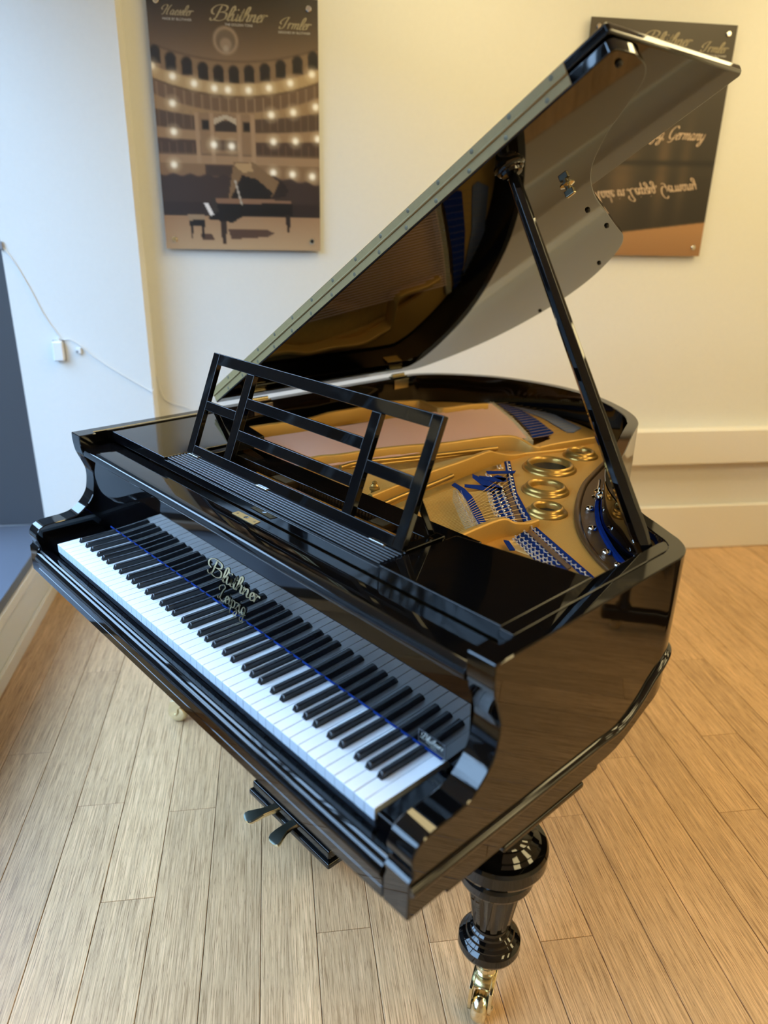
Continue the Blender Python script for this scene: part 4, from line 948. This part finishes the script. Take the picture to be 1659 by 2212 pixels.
def leg(x, y, trail, top=0.0):
    lv, lf = lathe_data([(r, z) for r, z in LEGP], 72, None, (x, y, 0), flute)
    if top:   # longer turned neck for the tail leg
        lv, lf = lathe_data([(r, z) for r, z in LEGP]+[(.060, .531+top)], 72, None, (x, y, 0), flute)
    L_ = make('leg', lv, lf, LQ, piano, 21)
    lathe('caster_ferrule', [(.014, .088), (.020, .090), (.0205, .108), (.019, .112), (.0195, .116), (.023, .119), (.0245, .126), (.0225, .132), (.025, .138), (.030, .146), (.030, .1555)], (x, y, 0), M['brass'], L_, 32)
    t = np.array([math.cos(trail), math.sin(trail), 0]); s_ = np.array([-t[1], t[0], 0]); cw = np.array([x, y, .034])+t*.034
    for k in (-1, 1):
        pl = [(-.052, .094), (-.014, .094), (.012, .086), (.020, .066), (.018, .034), (.010, .024), (.0, .024), (-.007, .034), (-.010, .058), (-.026, .074), (-.052, .082)]
        f_ = lambda p_, a_: cw*[1, 1, 0]+t*p_[0]+s_*a_+np.array([0, 0, p_[1]])
        prism('caster_fork', pl, f_, k*.0205-.0035, k*.0205+.0035, M['brass'], L_, .001, None)
    prism('caster_fork', [(-.052, .094), (-.014, .094), (.006, .089), (.004, .082), (-.052, .080)], lambda p_, a_: cw*[1, 1, 0]+t*p_[0]+s_*a_+np.array([0, 0, p_[1]]), -.0165, .0165, M['brass'], L_, .001, None)
    lathe('caster_wheel', [(.007, -.0155), (.026, -.0155), (.0305, -.013), (.033, -.007), (.034, 0), (.033, .007), (.0305, .013), (.026, .0155), (.007, .0155)], cw, M['brass'], L_, 40, axis=s_)
    lathe('caster_axle', [(.005, -.026), (.005, .026)], cw, M['brass'], L_, 12, axis=s_)
    return L_
leg(1.226, .325, math.radians(-62)); leg(-.012, .322, math.radians(215)); leg(.34, 1.30, math.radians(100), .07)

# ---- lyre and pedals
lyre = box('lyre', .455, .785, .262, .375, .078, .108, LQ, piano, .006, 3)
box('lyre_plinth', .447, .793, .254, .383, .062, .079, LQ, lyre, .005, 3); box('lyre_cornice', .462, .778, .270, .368, .1075, .124, LQ, lyre, .005, 3)
for x in (.545, .695):
    lathe('lyre_post', [(.022, .122), (.022, .135), (.016, .145), (.013, .18), (.018, .30), (.019, .36), (.014, .46), (.013, .52), (.020, .535), (.022, .545), (.022, .600)], (x, .325, 0), LQ, lyre, 24)
box('lyre_head', .50, .74, .285, .365, .575, .600, LQ, lyre, .003)
for sgn, tip, piv in ((-1, (.540, .180), (.571, .268)), (1, (.655, .186), (.648, .272))):
    a_ = np.array([*piv, .104]); b_ = np.array([*tip, .094]); d_ = b_-a_; L0 = np.linalg.norm(d_); d_ /= L0; sd_ = np.array([-d_[1], d_[0], 0]); 
    V = []; Fc = []; st = [(-.02, .0125, 0, .012), (.1, .0125, 0, .012), (.3, .0120, .002, .011), (.5, .0135, .003, .010), (.68, .0180, .002, .009), (.84, .0215, 0, .008), (.94, .0190, -.0015, .007), (.985, .012, -.003, .006), (1.0, .005, -.004, .005)]
    for k, w_, dz, th_ in st:
        c_ = a_+d_*L0*k*1.0+sd_*sgn*(-.006*math.sin(k*math.pi)); 
        for (q, zz) in ((-1, -th_), (1, -th_), (1, -.003), (.86, 0), (-.86, 0), (-1, -.003)): V.append(c_+sd_*w_*q+np.array([0, 0, dz+zz]))
    n = 6
    for i in range(len(st)-1):
        for j in range(n): Fc.append((i*n+j, i*n+(j+1) % n, (i+1)*n+(j+1) % n, (i+1)*n+j))
    Fc += [tuple(range(n)), tuple(range((len(st)-1)*n, len(st)*n))]
    V = np.array(V); c_ = V.mean(axis=0)
    pd = link('pedal', mesh('pedal', V-c_, Fc, [M['pedal'], M['brass']], 40), lyre, c_)
    for p_ in pd.data.polygons: p_.material_index = 0 if p_.normal.z > .55 else 1

# ================================================================== UPRIGHT PIANO beyond the right edge of the view (seen mirrored in the rim)
up = empty('upright_piano', room(0.85, 1.75, 0)); MW = M['darkwood']
s0, s1, db = 0.12, 1.58, 1.36
rbox('back_case', s0+.03, s1-.03, db, db+.33, .12, 1.08, MW, up, .003)
for a in (s0, s1-.03): rbox('side_panel', a, a+.03, db, db+.36, .03, 1.08, MW, up, .003)
rbox('top_lid', s0-.015, s1+.015, db-.01, db+.38, 1.08, 1.105, MW, up, .006)
rbox('bottom_board', s0+.03, s1-.03, db+.33, db+.345, .12, .58, MW, up, .003)
rbox('plinth', s0+.03, s1-.03, db+.30, db+.36, .05, .118, MW, up, .003)
rbox('key_shelf', s0+.005, s1-.005, db+.36, db+.62, .585, .66, MW, up, .006)
rbox('key_lid', s0+.04, s1-.04, db+.345, db+.60, .66, .735, MW, up, .02)
for a in (s0, s1-.045):
    rbox('arm', a, a+.045, db+.36, db+.64, .66, .76, MW, up, .015); rbox('toe', a, a+.05, db+.30, db+.66, .045, .10, MW, up, .012)
    q = room(a+.022, db+.58, 0); lathe('front_leg', [(.030, .10), (.030, .115), (.020, .13), (.018, .20), (.027, .38), (.028, .48), (.020, .53), (.032, .55), (.032, .585)], (q[0], q[1], 0), MW, up, 24)
    for dd in (db+.05, db+.60):
        q = room(a+.025, dd, .0); lathe('caster', [(.010, -.014), (.020, -.012), (.0225, 0), (.020, .012), (.010, .014)], (q[0], q[1], .0225), M['brass'], up, 20, axis=RT)
for k in (-1, 0, 1): rbox('pedal', .85+k*.07-.015, .85+k*.07+.015, db+.36, db+.46, .06, .072, M['brass'], up, .005)
rbox('music_ledge', s0+.15, s1-.15, db+.335, db+.345, .80, 1.05, MW, up, .003)
tag(up, 'dark mahogany upright piano standing past the right edge, mirrored in the grand', 'piano')
